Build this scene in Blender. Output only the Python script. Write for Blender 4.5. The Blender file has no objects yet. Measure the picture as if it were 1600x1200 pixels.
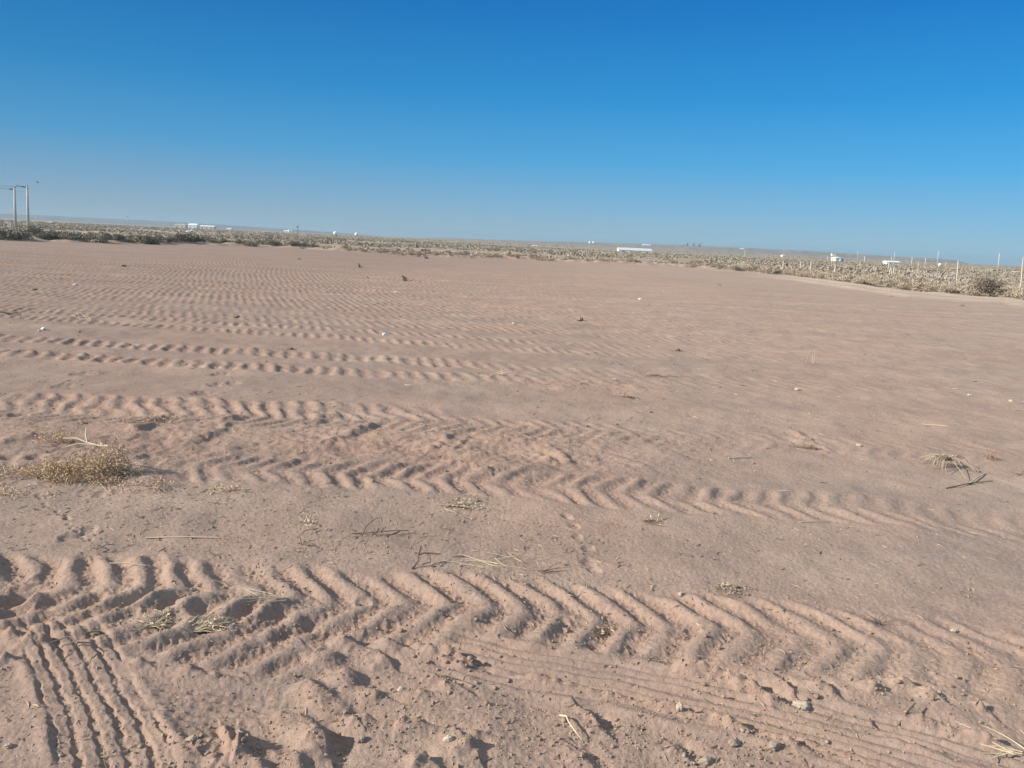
import bpy, math, random
import numpy as np
R = math.radians
SC = bpy.context.scene
COL = SC.collection
random.seed(11)

# ------------------------------------------------------------------ camera
FPX, CAMH, ROLL, HORI = 1202.0, 1.55, R(2.67), 378.0     # focal length in px of a 1600 px wide frame
PITCH = math.atan((600 - HORI) * math.cos(ROLL) / FPX)
cam = bpy.data.cameras.new('camera')
cam_o = bpy.data.objects.new('camera', cam)
COL.objects.link(cam_o)
cam.sensor_fit = 'HORIZONTAL'
cam.sensor_width = 36.0
cam.lens = 36.0 * FPX / 1600.0
cam.clip_start = 0.05
cam.clip_end = 30000
from mathutils import Matrix, Vector
RM = Matrix.Rotation(math.pi / 2 - PITCH, 3, 'X') @ Matrix.Rotation(ROLL, 3, 'Z')
cam_o.matrix_world = Matrix.Translation((0, 0, CAMH)) @ RM.to_4x4()
SC.camera = cam_o

# ------------------------------------------------------------------ sky, sun, exposure
SUN_AZ, SUN_EL = R(-102), R(27)      # azimuth from +Y towards +X
w = bpy.data.worlds.new('World')
SC.world = w
w.use_nodes = True
nt = w.node_tree
nt.nodes.clear()
out = nt.nodes.new('ShaderNodeOutputWorld')
bg = nt.nodes.new('ShaderNodeBackground')
sky = nt.nodes.new('ShaderNodeTexSky')
sky.sky_type = 'NISHITA'
sky.sun_disc = False
sky.sun_elevation = SUN_EL
sky.sun_rotation = SUN_AZ
sky.altitude = 1200
sky.air_density = 1.0
sky.dust_density = 0.6
sky.ozone_density = 3.0
EXPO = 1.0
def lin(r, g, b):
    return tuple((c / 12.92 if c <= .04045 else ((c + .055) / 1.055) ** 2.4) for c in (r / 255, g / 255, b / 255))
# dry desert sky: pale dusty horizon to deep blue by elevation, a little deeper on the left, over the Nishita sky
tc = nt.nodes.new('ShaderNodeTexCoord')
sep = nt.nodes.new('ShaderNodeSeparateXYZ')
ramp = nt.nodes.new('ShaderNodeValToRGB')
cr = ramp.color_ramp
SKY_STOPS = [(0.0, lin(160, 191, 213)), (0.022, lin(149, 185, 211)), (0.047, lin(130, 179, 216)), (0.10, lin(84, 167, 223)),
             (0.175, lin(46, 145, 214)), (0.267, lin(26, 120, 198)), (0.34, lin(22, 109, 189)), (0.55, (.46, .55, .66)), (1.0, (.56, .64, .73))]
cr.elements[0].position, cr.elements[0].color = SKY_STOPS[0][0], (*SKY_STOPS[0][1], 1)
cr.elements[1].position, cr.elements[1].color = SKY_STOPS[-1][0], (*SKY_STOPS[-1][1], 1)
for p_, c_ in SKY_STOPS[1:-1]:
    e = cr.elements.new(p_)
    e.color = (*c_, 1)
ax = nt.nodes.new('ShaderNodeMapRange')
for i_, v_ in enumerate((-.55, .55, 0, 1)):
    ax.inputs[i_ + 1].default_value = v_
def wmix(mode, f, a_, b_):
    n_ = nt.nodes.new('ShaderNodeMix')
    n_.data_type = 'RGBA'
    n_.blend_type = mode
    for s_, v_ in ((n_.inputs[0], f), (n_.inputs[6], a_), (n_.inputs[7], b_)):
        if isinstance(v_, float):
            s_.default_value = v_
        elif isinstance(v_, tuple):
            s_.default_value = (*v_, 1)
        else:
            nt.links.new(v_, s_)
    return n_.outputs[2]
nt.links.new(tc.outputs['Generated'], sep.inputs[0])
nt.links.new(sep.outputs['Z'], ramp.inputs[0])
nt.links.new(sep.outputs['X'], ax.inputs[0])
side = wmix('MIX', ax.outputs[0], (.90, .83, .80), (1.02, 1.12, 1.09))
K_ = 10.0 / 2 ** EXPO
grad = wmix('MULTIPLY', 1.0, wmix('MULTIPLY', 1.0, ramp.outputs[0], side), (K_, K_, K_))
nt.links.new(wmix('MIX', 0.992, sky.outputs[0], grad), bg.inputs['Color'])
bg.inputs['Strength'].default_value = 0.10
nt.links.new(bg.outputs[0], out.inputs['Surface'])

sun = bpy.data.lights.new('sun', 'SUN')
sun.energy = 4.0
sun.angle = R(0.55)
sun.color = (1.0, 0.93, 0.80)
sun_o = bpy.data.objects.new('sun', sun)
COL.objects.link(sun_o)
sdir = Vector((math.sin(SUN_AZ) * math.cos(SUN_EL), math.cos(SUN_AZ) * math.cos(SUN_EL), math.sin(SUN_EL)))
sun_o.rotation_euler = sdir.to_track_quat('Z', 'Y').to_euler()
sun_o.location = (-20, -5, 30)

vs = SC.view_settings
vs.view_transform = 'Standard'
vs.look = 'None'
vs.exposure = EXPO
vs.gamma = 1.0
SC.render.engine = 'CYCLES'
SC.cycles.use_denoising = True
SC.cycles.max_bounces = 5
SC.cycles.volume_bounces = 0
SC.cycles.transparent_max_bounces = 6

# ------------------------------------------------------------------ helpers: picture <-> ground
def ray(px, py):
    return RM @ Vector(((px - 800) / FPX, -(py - 600) / FPX, -1.0))
def gp(px, py):
    """point of the level ground seen at a photo pixel"""
    d = ray(px, py)
    t = -CAMH / d.z
    return d.x * t, d.y * t
def atY(px, py, Y):
    d = ray(px, py)
    t = Y / d.y
    return Vector((d.x * t, Y, CAMH + d.z * t))

# ------------------------------------------------------------------ noise
_r = np.random.RandomState(5)
PERM = np.concatenate([_r.permutation(256)] * 2).astype(np.int32)
_a = _r.rand(256) * 2 * np.pi
GX, GY = np.cos(_a).astype(np.float32), np.sin(_a).astype(np.float32)
def pn(x, y, seed=0):
    x = np.asarray(x, np.float32) + np.float32(seed * 17.31)
    y = np.asarray(y, np.float32) + np.float32(seed * 9.77)
    xf, yf = np.floor(x), np.floor(y)
    xi, yi = xf.astype(np.int32) & 255, yf.astype(np.int32) & 255
    x = x - xf
    y = y - yf
    u = x * x * x * (x * (x * 6 - 15) + 10)
    v = y * y * y * (y * (y * 6 - 15) + 10)
    x1, y1 = (xi + 1) & 255, (yi + 1) & 255
    def g(a, b, dx, dy):
        h = PERM[PERM[a] + b]
        return GX[h] * dx + GY[h] * dy
    n0 = g(xi, yi, x, y)
    n1 = g(x1, yi, x - 1, y)
    n2 = g(xi, y1, x, y - 1)
    n3 = g(x1, y1, x - 1, y - 1)
    a = n0 + u * (n1 - n0)
    b = n2 + u * (n3 - n2)
    return (a + v * (b - a)) * 1.5
def fbm(x, y, octv=3, seed=0):
    s, a, f = 0, 1.0, 1.0
    for o in range(octv):
        s = s + a * pn(x * f, y * f, seed + o * 3)
        a *= 0.5
        f *= 2.03
    return s
def sst(a, b, x):
    t = np.clip((x - a) / (b - a), 0, 1)
    return t * t * (3 - 2 * t)

# ------------------------------------------------------------------ terrain
EDGE_PX = [(-500, 362), (-200, 369), (0, 377), (60, 377), (110, 379), (200, 381), (300, 383), (400, 386), (470, 389),
           (560, 395), (700, 403), (800, 406), (900, 410), (1000, 414), (1060, 416), (1140, 424), (1240, 432),
           (1330, 444), (1420, 455), (1500, 461), (1570, 465), (1600, 470), (1800, 500), (2200, 560)]
_e = np.array([gp(*q) for q in EDGE_PX])
EDGE_AZ = np.arctan2(_e[:, 0], _e[:, 1])
EDGE_R = np.hypot(_e[:, 0], _e[:, 1])
def edge_r(az):
    return np.interp(az, EDGE_AZ, EDGE_R)
def px_az(px, py=400):
    d = ray(px, py)
    return math.atan2(d.x, d.y)

def saw(f):
    """tread profile: long lit rise, short steep fall, flat pit"""
    return sst(0.02, 0.44, f) * (1 - sst(0.50, 0.90, f))

def lug_track(x, y, Z, FR, cl, w, pitch, amp, dep, k_far, k_near, apex, fade, seed, gain=0.55):
    """pairs of chevron lug marks; cl: centre line (pixels of the ground), fade: list of (x, amplitude)"""
    P = np.array([gp(*q) for q in cl]) if not isinstance(cl, np.ndarray) else cl
    yc = np.interp(x, P[:, 0], P[:, 1]).astype(np.float32)
    m = np.abs(y - yc) < w * 2.0
    if not m.any():
        return
    X, T = x[m], (y - yc)[m]
    T = T + 0.022 * pn(X * 4, T * 4, seed + 1) + 0.05 * pn(X * 0.8, X * 0 + 3, seed + 2)
    fa = np.interp(X, [q[0] for q in fade], [q[1] for q in fade]).astype(np.float32)
    tt = np.where(T > 0, k_far, k_near) * (np.sqrt(T * T + .03 ** 2) - .03)
    s = X + apex * tt + 0.022 * pn(X * 6, T * 6, seed + 4) + 0.04 * pn(X * 1.3, T * 1.5, seed + 8)
    u = s / pitch
    f = u - np.floor(u)
    lug = saw(f)
    am = 0.80 + 0.55 * pn(X / pitch * 0.55, T * 3.2, seed + 5) + .28 * pn(X * .7, T * 1.5, seed + 12)
    env = 1 - sst(w * 0.72, w * 1.0, np.abs(T) + 0.05 * pn(X * 5, T * 5, seed + 6))
    mid = 1 - (0.45 if k_near > 0 else 0) * np.exp(-(T / 0.05) ** 2)
    rough = (1 - lug) * (pn(X * 34, T * 34, seed + 7) * 0.010 + pn(X * 75, T * 75, seed + 9) * 0.006)
    rough = rough + (1 - lug) * np.clip(pn(X * 27, T * 27, seed + 13) - .28, 0, 1) * .03 + lug * pn(X * 45, T * 45, seed + 14) * .0022
    rim = 0.016 * np.exp(-((np.abs(T) - w * 1.08) / (0.22 * w)) ** 2) * (0.8 + 0.6 * pn(X * 3, T * 3, seed + 3))
    dz = env * (-dep + amp * lug * mid * np.clip(am, 0.12, 1.5) + rough) + rim
    Z[m] += fa * dz * gain
    FR[m] = np.maximum(FR[m], fa * env * (0.12 + 0.62 * (1 - lug) ** 2))

def seg_field(x, y, P):
    """(index mask, signed distance, along) to a short polyline"""
    best = np.full(x.shape, 9.0, np.float32)
    sg = np.zeros_like(best)
    al = np.zeros_like(best)
    L = 0
    for a, b in zip(P[:-1], P[1:]):
        d = b - a
        ln = math.hypot(*d)
        t = np.clip(((x - a[0]) * d[0] + (y - a[1]) * d[1]) / ln ** 2, 0, 1)
        ex, ey = x - a[0] - t * d[0], y - a[1] - t * d[1]
        dd = np.hypot(ex, ey)
        c = (d[0] * ey - d[1] * ex) / ln
        k = dd < best
        best = np.where(k, dd, best)
        sg = np.where(k, np.where(c >= 0, 1, -1), sg)
        al = np.where(k, L + t * ln, al)
        L += ln
    return best, sg, al, L

def ridge(x, y, Z, FR, pts, wd, h, sign=1, seed=0, steep=0.42, rough=1.0):
    P = np.array([gp(*q) for q in pts])
    lo, hi = P.min(0) - wd * 3, P.max(0) + wd * 3
    m = (x > lo[0]) & (x < hi[0]) & (y > lo[1]) & (y < hi[1])
    if not m.any():
        return
    X, Y = x[m], y[m]
    wa = min(.016, wd * .22)
    wx = X + wa * pn(X * 11, Y * 9, seed + 31)
    wy = Y + wa * pn(X * 11, Y * 9, seed + 37)
    d, sg, al, L = seg_field(wx, wy, P)
    sd = d * sg * sign
    wloc = np.where(sd > 0, wd * steep, wd * 1.25)
    am = 0.8 + 0.7 * pn(X * 10, Y * 10, seed + 41) + (.35 if wd < .055 else .10) * rough * pn(X * 32, Y * 32, seed + 43)
    end = np.clip(np.minimum(al, L - al) / 0.05 + 0.35, 0, 1)
    g = np.exp(-(d / wloc) ** 2) * end
    pit = np.where(sd > 0, np.exp(-((d - wd * 0.75) / (wd * 0.55)) ** 2), 0) * end
    h = h * (.85 if wd < .058 else .40)
    Z[m] += h * g * np.clip(am, 0.1, 2) - (.5 if wd < .058 else .2) * h * pit
    FR[m] = np.maximum(FR[m], 0.6 * g)

RIDGES = [  # (points, width m, height m, shaded side)
    ([(488, 1012), (520, 1030), (566, 1066)], .060, .052, 1), ([(540, 1066), (575, 1080), (602, 1090)], .055, .045, 1),
    ([(470, 1064), (510, 1086), (545, 1122)], .060, .050, 1), ([(545, 1124), (590, 1132), (650, 1136)], .035, .020, 1),
    ([(425, 1112), (470, 1125), (508, 1152)], .060, .050, 1), ([(488, 1150), (505, 1165), (514, 1186)], .05, .045, 1),
    ([(380, 1158), (430, 1178), (475, 1215)], .060, .055, 1), ([(330, 1150), (372, 1175), (420, 1235)], .055, .045, 1),
    ([(518, 998), (545, 1002), (572, 1010)], .045, .036, 1), ([(585, 1022), (612, 1040)], .04, .032, 1),
    ([(605, 1004), (632, 1014)], .04, .034, 1), ([(640, 1003), (665, 1010)], .03, .024, 1),
    ([(662, 1012), (700, 1026), (745, 1042)], .045, .040, 1), ([(690, 1062), (720, 1078)], .045, .034, 1),
    ([(610, 1082), (680, 1086)], .03, .018, 1), ([(560, 1128), (680, 1140), (760, 1152)], .03, .018, 1),
    ([(640, 1182), (672, 1200)], .05, .04, 1), ([(725, 1160), (740, 1182)], .05, .035, 1),
    ([(812, 1056), (900, 1070), (975, 1088), (1060, 1110), (1150, 1136), (1260, 1172)], .030, .028, 1),
    ([(1050, 1040), (1100, 1052), (1150, 1066), (1185, 1082), (1230, 1098)], .045, .042, 1),
    ([(1210, 1062), (1235, 1082)], .035, .03, 1), ([(1270, 1066), (1298, 1084)], .04, .036, 1),
    ([(1345, 1068), (1362, 1078), (1382, 1084)], .04, .036, 1), ([(1392, 1060), (1430, 1076), (1465, 1094)], .04, .030, 1),
    ([(1508, 1098), (1530, 1104), (1545, 1114)], .035, .030, 1), ([(1420, 1120), (1480, 1138), (1560, 1165)], .05, .030, 1),
    ([(1100, 1118), (1200, 1150), (1330, 1190), (1400, 1215)], .022, .016, 1),
    ([(1230, 1150), (1330, 1176), (1450, 1215)], .022, .012, 1), ([(1380, 1150), (1480, 1178), (1600, 1215)], .022, .012, 1),
    ([(915, 1114), (928, 1128), (942, 1140)], .05, .040, 1), ([(905, 1176), (922, 1192)], .05, .036, 1),
    ([(1050, 1160), (1068, 1176)], .05, .03, 1), ([(12, 986), (34, 996), (58, 1010)], .04, .032, 1),
    ([(60, 992), (76, 1012)], .035, .024, 1), ([(0, 1030), (18, 1034)], .05, .04, 1), ([(210, 1032), (232, 1040)], .03, .02, 1),
    ([(290, 1040), (312, 1050)], .035, .026, 1), ([(330, 1050), (372, 1060)], .03, .022, 1),
    ([(296, 1160), (330, 1176)], .04, .03, 1), ([(330, 1190), (345, 1200)], .05, .035, 1),
    ([(345, 1130), (362, 1160), (352, 1205)], .03, .028, -1), ([(372, 1130), (378, 1165), (366, 1205)], .025, .022, -1),
    # the churned strip between the two middle wheel marks
    ([(516, 694), (552, 680), (584, 664)], .11, .065, -1), ([(465, 672), (488, 664), (520, 650)], .09, .05, -1),
    ([(470, 700), (440, 690), (410, 686)][::-1], .06, .035, 1), ([(672, 708), (690, 696), (704, 684)], .10, .055, -1),
    ([(700, 712), (732, 682)], .06, .035, -1), ([(852, 696), (872, 708), (896, 723)], .08, .045, 1),
    ([(842, 711), (865, 720)], .05, .03, 1), ([(950, 708), (985, 720), (1015, 731)], .07, .035, 1),
    ([(1240, 672), (1265, 690), (1295, 702)], .10, .05, 1), ([(330, 680), (355, 664), (372, 652)], .12, .07, -1),
    ([(205, 676), (235, 666), (258, 654)], .11, .06, -1), ([(190, 690), (222, 680)], .06, .03, -1),
    ([(0, 690), (60, 682)], .10, .05, -1), ([(596, 655), (640, 660)], .06, .03, 1), ([(690, 720), (760, 735)], .05, .03, 1),
]
_rr = random.Random(21)
DASHES = []
for j in range(5):
    for i in range(7):
        DASHES.append((228 + i * 37 + (j % 2) * 10 + _rr.uniform(-5, 5), 1074 + j * 11 + i * 2.0 + _rr.uniform(-1.5, 1.5)))
DENTS = [(108, 838, .045, .04), (136, 828, .04, .035), (30, 645, .07, .05), (56, 714, .06, .05), (12, 711, .06, .05), (45, 730, .05, .03),
         (345, 584, .09, .05), (338, 600, .07, .05), (362, 599, .07, .05), (318, 614, .09, .05), (100, 602, .09, .05),
         (130, 584, .10, .05), (167, 565, .10, .05), (182, 768, .04, .035), (158, 770, .04, .03), (226, 714, .05, .04), (238, 722, .06, .045),
         (265, 738, .05, .03), (888, 808, .03, .02), (902, 838, .03, .025), (917, 856, .03, .025), (884, 806, .03, .02), (920, 878, .035, .03),
         (926, 890, .03, .03), (898, 822, .03, .02), (45, 920, .05, .05), (28, 936, .04, .05), (60, 905, .04, .04), (12, 950, .04, .03),
         (345, 897, .03, .03), (570, 938, .03, .03), (1085, 985, .03, .025), (1000, 1010, .03, .03), (935, 1012, .03, .03), (880, 970, .025, .03)]
for q in range(26):     # bird and dog prints wandering over the flat strip
    DENTS.append((60 + q * 3.2 + random.uniform(-5, 5), 770 + q * 3.0 + random.uniform(-4, 4), random.uniform(.008, .015), .022))
_rr = random.Random(3)
FAM = []
y_ = 13.4
while y_ < 44:
    sl_, am_ = _rr.uniform(-.010, .006), _rr.uniform(.6, 1.15)
    FAM.append((y_, sl_, am_, 1))
    FAM.append((y_ + .50, sl_, am_ * _rr.uniform(.7, 1.1), 1))
    y_ += _rr.uniform(1.0, 1.25)

def terrain(x, y):
    """height, freshly turned soil mask, field mask, pale berm mask"""
    x = np.asarray(x, np.float32)
    y = np.asarray(y, np.float32)
    r = np.hypot(x, y)
    az = np.arctan2(x, y)
    er = edge_r(az).astype(np.float32) * (1 + 0.035 * pn(az * 14, az * 0, 50))
    field = 1 - sst(-1.2, 1.5, r - er)
    Z = 0.05 * fbm(x / 9, y / 9, 2, 60) * sst(2, 8, r)
    FR = np.zeros_like(Z)
    # land beyond the field
    scr = 1 - field
    hz = np.clip(1.4 - r / 900, 0.1, 1)
    Z = Z + scr * (0.10 * fbm(x / 2.5, y / 2.5, 2, 66) + 0.10 * pn(x / 14, y / 14, 67)) * hz
    Z = Z - 1.7 * np.exp(-((x - 74) / 130) ** 2 - ((y - 450) / 130) ** 2)
    midm = sst(-0.16, -0.10, az) * (1 - sst(0.24, 0.30, az)) * np.exp(-((r - er - 1.2) / 2.2) ** 2)
    Z = Z + midm * (0.16 + 0.17 * fbm(x / 1.1, y / 1.1, 3, 70))
    lefm = (1 - sst(-0.2, -0.14, az)) * np.exp(-((r - er - 1.5) / 1.6) ** 2)
    Z = Z + lefm * (0.16 + 0.15 * fbm(x / 1.3, y / 1.3, 2, 71))
    bw = 0.055 * er
    pale = sst(0.26, 0.36, az) * (np.exp(-((r - er * 0.955) / bw) ** 2) + 0.8 * np.exp(-((r - er * 0.86) / (bw * .5)) ** 2))
    Z = Z + pale * (0.10 + 0.05 * pn(x / 1.5, y / 1.5, 72))
    pale = np.clip(pale * (0.9 + 0.6 * pn(x / 1.2, y / 0.4, 73)), 0, 1)
    # medium and fine unevenness of the soil
    near = r < 75
    m = np.nonzero(near)[0] if near.ndim else None
    X, Y = x[m], y[m]
    z = Z[m]
    fr = FR[m]
    rm = r[m]
    f1 = 1 - sst(20, 45, rm)
    z = z + 0.016 * fbm(X * 1.6, Y * 1.6, 3, 80) * f1
    rough = 0.18 + 0.15 * (1 - sst(2.45, 2.8, Y - 0.15 * X * (X > 0) + .35 * pn(X * .8, Y * .8, 82))) + 0.32 * np.exp(-((Y - 5.6) / .55) ** 2) * (1 - sst(0.3, 2.0, X))
    k = np.nonzero(rm < 16)[0]
    kx, ky = X[k], Y[k]
    fn = 0.010 * pn(kx * 7, ky * 7, 83) + 0.0065 * pn(kx * 17, ky * 17, 84) + 0.0035 * np.abs(pn(kx * 40, ky * 40, 85)) + 0.003 * pn(kx * 80, ky * 80, 86)
    cl = np.clip(pn(kx * 26, ky * 26, 87) - 0.42, 0, 1) * 0.04
    z[k] += rough[k] * (fn + cl * np.clip(rough[k] - .3, 0, 1)) + 0.0015 * pn(kx * 55, ky * 55, 88)
    fr = np.clip(2.0 * np.clip(rough - .22, 0, 1), 0, 1)
    red = np.exp(-((Y - 5.6 - .12 * X) / .75) ** 2) * (1 - sst(-.2, 2.4, X)) * sst(-4.5, -2.2, X) * (.75 + .6 * pn(X * 1.1, Y * 1.6, 89))
    red = red + .5 * np.exp(-((Y - 8.6) / .5) ** 2) * sst(-1.6, -.4, X) * (1 - sst(1.6, 3.0, X)) * (.7 + .7 * pn(X * .9, Y * 2, 90))
    fr = np.maximum(fr, np.clip(red, 0, 1))
    wx_ = X + .35 * pn(X * 1.3, Y * 1.3, 77)
    chn = np.clip(red * 1.6, 0, 1)
    z = z + chn * (.024 * pn(wx_ * 2.6 + Y * 2.0, Y * 3.4 - X * 1.2, 78) + .012 * np.abs(pn(X * 6 - Y * 4, Y * 8 + X * 2, 79)) + .006 * pn(X * 18, Y * 18, 76))
    # tractor wheel marks
    T = lug_track
    T(X, Y, z, fr, [(-300, 905), (0, 914), (200, 922), (400, 932), (640, 943), (900, 964), (1200, 985), (1450, 1010), (1800, 1060)],
      .355, .163, .060, .024, .70, .66, 1, [(-9, 1.0), (-1.5, 1.15), (0.2, 1.1), (1.2, .75), (2.2, .5), (4, .35)], 100, .43)
    T(X, Y, z, fr, [(-300, 970), (0, 962), (150, 972), (300, 985), (450, 1004), (560, 1022), (700, 1050)],
      .24, .165, .052, .018, .35, .75, 1, [(-9, .5), (-1.6, .9), (-1.2, 1.3), (-.75, 1.2), (-.35, .0)], 120, .40)
    T(X, Y, z, fr, [(-400, 700), (0, 708), (200, 716), (340, 728), (560, 741), (700, 749), (912, 763), (1100, 778), (1300, 792), (1700, 836)],
      .33, .165, .062, .022, .55, .55, -1, [(-9, .5), (-2.4, .5), (-1.9, .9), (.7, 1), (1.5, .7), (2.6, .45), (5, .25)], 140, .34)
    T(X, Y, z, fr, [(-600, 632), (0, 640), (200, 648), (640, 660), (890, 673), (1200, 690), (1700, 716)],
      .33, .165, .060, .02, .60, .75, 1, [(-9, .7), (-3.5, 1.0), (-1.5, .95), (.4, .7), (1.2, .38), (3, .3), (6, .25)], 160, .34)
    # worn marks further out: each half of a tread left its own row of rounded bumps
    fdc = [(-20, .9), (-3, 1.0), (-.7, .85), (.8, .4), (3, .2), (9, .12)]
    T(X, Y, z, fr, [(-600, 506), (15, 532), (200, 541), (400, 552), (680, 567), (900, 578), (1150, 589), (1700, 600)], .27, .19, .085, .03, .35, -.35, 1, fdc, 180, .27)
    T(X, Y, z, fr, [(-600, 530), (15, 553), (200, 563), (400, 573), (680, 588), (900, 592), (1150, 599), (1700, 612)], .27, .19, .085, .045, .35, -.35, 1, fdc, 186, .27)
    T(X, Y, z, fr, [(-600, 606), (0, 620), (200, 627), (400, 634), (600, 641), (760, 646)], .25, .18, .075, .03, .45, -.45, 1, [(-9, .9), (-3, 1.0), (-1.2, .8), (-.5, .2), (0, 0)], 192, .31)
    fdc = [(-30, .9), (-2, .9), (.5, .6), (3, .3), (9, .12)]
    T(X, Y, z, fr, [(-600, 462), (0, 484), (140, 495), (400, 510), (600, 522), (800, 533), (1100, 546), (1700, 566)], .26, .18, .085, .03, .4, -.4, 1, fdc, 200, .24)
    T(X, Y, z, fr, [(-600, 474), (0, 495), (140, 506), (400, 522), (600, 535), (800, 545), (1100, 556), (1700, 576)], .26, .18, .085, .03, .4, -.4, 1, fdc, 206, .24)
    xs = np.linspace(-60, 45, 60)
    for i, (y0, sl, am, ap) in enumerate(FAM):
        P = np.stack([xs, y0 + sl * xs + .16 * np.sin(xs * .13 + i // 2)], 1)
        fd = [(-60, .95 * am), (-.02 * y0, .9 * am), (.12 * y0, .65 * am), (.30 * y0, .46), (.55 * y0, .28), (45, .15)]
        kk = 1 + .014 * max(0, y0 - 14)
        T(X, Y, z, fr, P, .25, .185, .075 * kk, .02, .45, -.45, 1, fd, 220 + i * 11, .25)
    # car tread with zigzag ribs, bottom left
    D = np.array([gp(*q) for q in [(52, 925), (90, 985), (122, 1040), (148, 1090), (172, 1150), (192, 1230)]])
    xc = np.interp(-Y, -D[:, 1], D[:, 0]).astype(np.float32)
    t = X - xc
    k = np.nonzero((np.abs(t) < .26) & (Y > 1.7) & (Y < 2.98))[0]
    tk, yk, xk = t[k], Y[k], X[k]
    zig = np.abs(((yk / .062) % 1) * 2 - 1) - .5
    tz = tk + .010 * zig + .012 * pn(xk * 7, yk * 7, 91)
    rib = .5 + .5 * np.cos(2 * np.pi * tz / .072)
    rib = sst(.06, .5, rib)
    env = (1 - sst(.158, .188, np.abs(tk + .02 * pn(xk * 6, yk * 6, 92)))) * (1 - sst(2.72, 2.88, yk))
    am = np.clip(.85 + .6 * pn(xk * 5, yk * 5, 93), .3, 1.4)
    z[k] += env * (-.010 + .0100 * rib * am) + (1 - rib) * env * .006 * pn(xk * 50, yk * 50, 94)
    z[k] += .010 * np.exp(-((np.abs(tk) - .198) / .03) ** 2) * (1 - sst(2.72, 2.88, yk)) * (.7 + .8 * pn(xk * 6, yk * 6, 95))
    fr[k] = np.maximum(fr[k], env * .4 * (1 - rib))
    # smooth narrow tyre that ran off to the lower right: fine ruts along the wheel's path
    Gp = np.array([gp(*q) for q in [(640, 1000), (720, 1020), (800, 1038), (950, 1062), (1100, 1094), (1250, 1132), (1450, 1188), (1680, 1255)]])
    yc = np.interp(X, Gp[:, 0], Gp[:, 1]).astype(np.float32)
    k = np.nonzero((np.abs(Y - yc) < .40) & (X > -.5) & (X < 1.9))[0]
    xk, yk = X[k], Y[k]
    tk = (Y[k] - yc[k]) * .93 + .012 * pn(xk * 3, yk * 3, 191)
    hw = .125 + .03 * np.clip(xk, 0, 1.5)
    env = (1 - sst(hw * .9, hw * 1.15, np.abs(tk))) * sst(-.35, -.1, xk)
    rb_ = .5 + .5 * np.cos(2 * np.pi * (tk / .047 + .12 * pn(xk * 6, yk * 6, 192)))
    keep_ = 1 - .72 * (1 - sst(hw * 1.2, hw * 1.7, np.abs(tk))) * sst(-.35, -.1, xk)
    base_ = Z[m][k]
    flat_ = z[k] - base_
    z[k] = base_ + flat_ * keep_ + env * (-.012 + .0125 * sst(.1, .6, rb_) * np.clip(.75 + .8 * pn(xk * 4, tk * 22, 193), .15, 1.4))
    z[k] += .014 * np.exp(-((np.abs(tk) - hw * 1.2) / .022) ** 2) * np.clip(.5 + 1.1 * pn(xk * 7, yk * 7, 194), 0, 1.4) * sst(-.35, -.1, xk)
    fr[k] = fr[k] * (.3 + .7 * keep_)
    for i, q in enumerate(RIDGES):
        ridge(X, Y, z, fr, q[0], q[1] * (1.15 if i < 8 else 1), q[2] * (1.35 if i < 8 else 1), q[3], seed=300 + i * 5)
    for i, (a, b) in enumerate(DASHES):
        cx, cy = gp(a, b)
        k = np.nonzero((np.abs(X - cx) < .12) & (np.abs(Y - cy) < .06))[0]
        z[k] -= .008 * np.exp(-((X[k] - cx) / .036) ** 4 - ((Y[k] - cy) / .009) ** 2) * (1 + pn(X[k] * 30, Y[k] * 30, 98))
    for (a, b, rr, dd) in DENTS:
        cx, cy = gp(a, b)
        k = np.nonzero((np.abs(X - cx) < rr * 3) & (np.abs(Y - cy) < rr * 3))[0]
        q = np.hypot(X[k] - cx, (Y[k] - cy) * .8) * (1 + .35 * pn(X[k] * 18, Y[k] * 18, 97)) / rr
        dd = dd * .42
        z[k] += -dd * np.exp(-q ** 3) + dd * .15 * np.exp(-((q - 1.35) / .3) ** 2)
    fm = field[m]
    fcol = 1 - sst(2.5, 6.5, r - er + 2.5 * pn(x / 2.5, y / 2.5, 75))
    ctr = sst(-0.30, -0.2, az) * (1 - sst(0.24, 0.32, az))
    z0 = Z[m]
    Z[m] = z0 + (z - z0) * np.clip(fm + .15, 0, 1)
    FR[m] = fr * fm
    return Z, FR, np.maximum(field, fcol * ctr), pale

def Hs(pts):
    a = np.array([(p[0], p[1]) for p in pts], np.float32).reshape(-1, 2)
    return terrain(a[:, 0], a[:, 1])[0]
def Hz(x, y):
    return float(Hs([(x, y)])[0])

# ------------------------------------------------------------------ materials
def mat(name, build, rough=0.9, spec=0.2):
    m = bpy.data.materials.new(name)
    m.use_nodes = True
    n = m.node_tree.nodes
    b = n['Principled BSDF']
    b.inputs['Roughness'].default_value = rough
    b.inputs['Specular IOR Level'].default_value = spec
    build(m.node_tree, b)
    return m
def nd(t, typ, **kw):
    n = t.nodes.new(typ)
    for k, v in kw.items():
        if k in n.inputs:
            n.inputs[k].default_value = v
        else:
            setattr(n, k, v)
    return n
def mixc(t, fac, a, b, blend='MIX'):
    n = t.nodes.new('ShaderNodeMix')
    n.data_type = 'RGBA'
    n.blend_type = blend
    for s, v in ((n.inputs[0], fac), (n.inputs[6], a), (n.inputs[7], b)):
        if isinstance(v, (int, float)):
            s.default_value = v
        elif isinstance(v, tuple):
            s.default_value = (*v, 1)
        else:
            t.links.new(v, s)
    return n.outputs[2]
def rampf(t, src, a, b, va=0.0, vb=1.0):
    n = t.nodes.new('ShaderNodeMapRange')
    t.links.new(src, n.inputs[0])
    for i, v in enumerate((a, b, va, vb)):
        n.inputs[i + 1].default_value = v
    return n.outputs[0]
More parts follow.
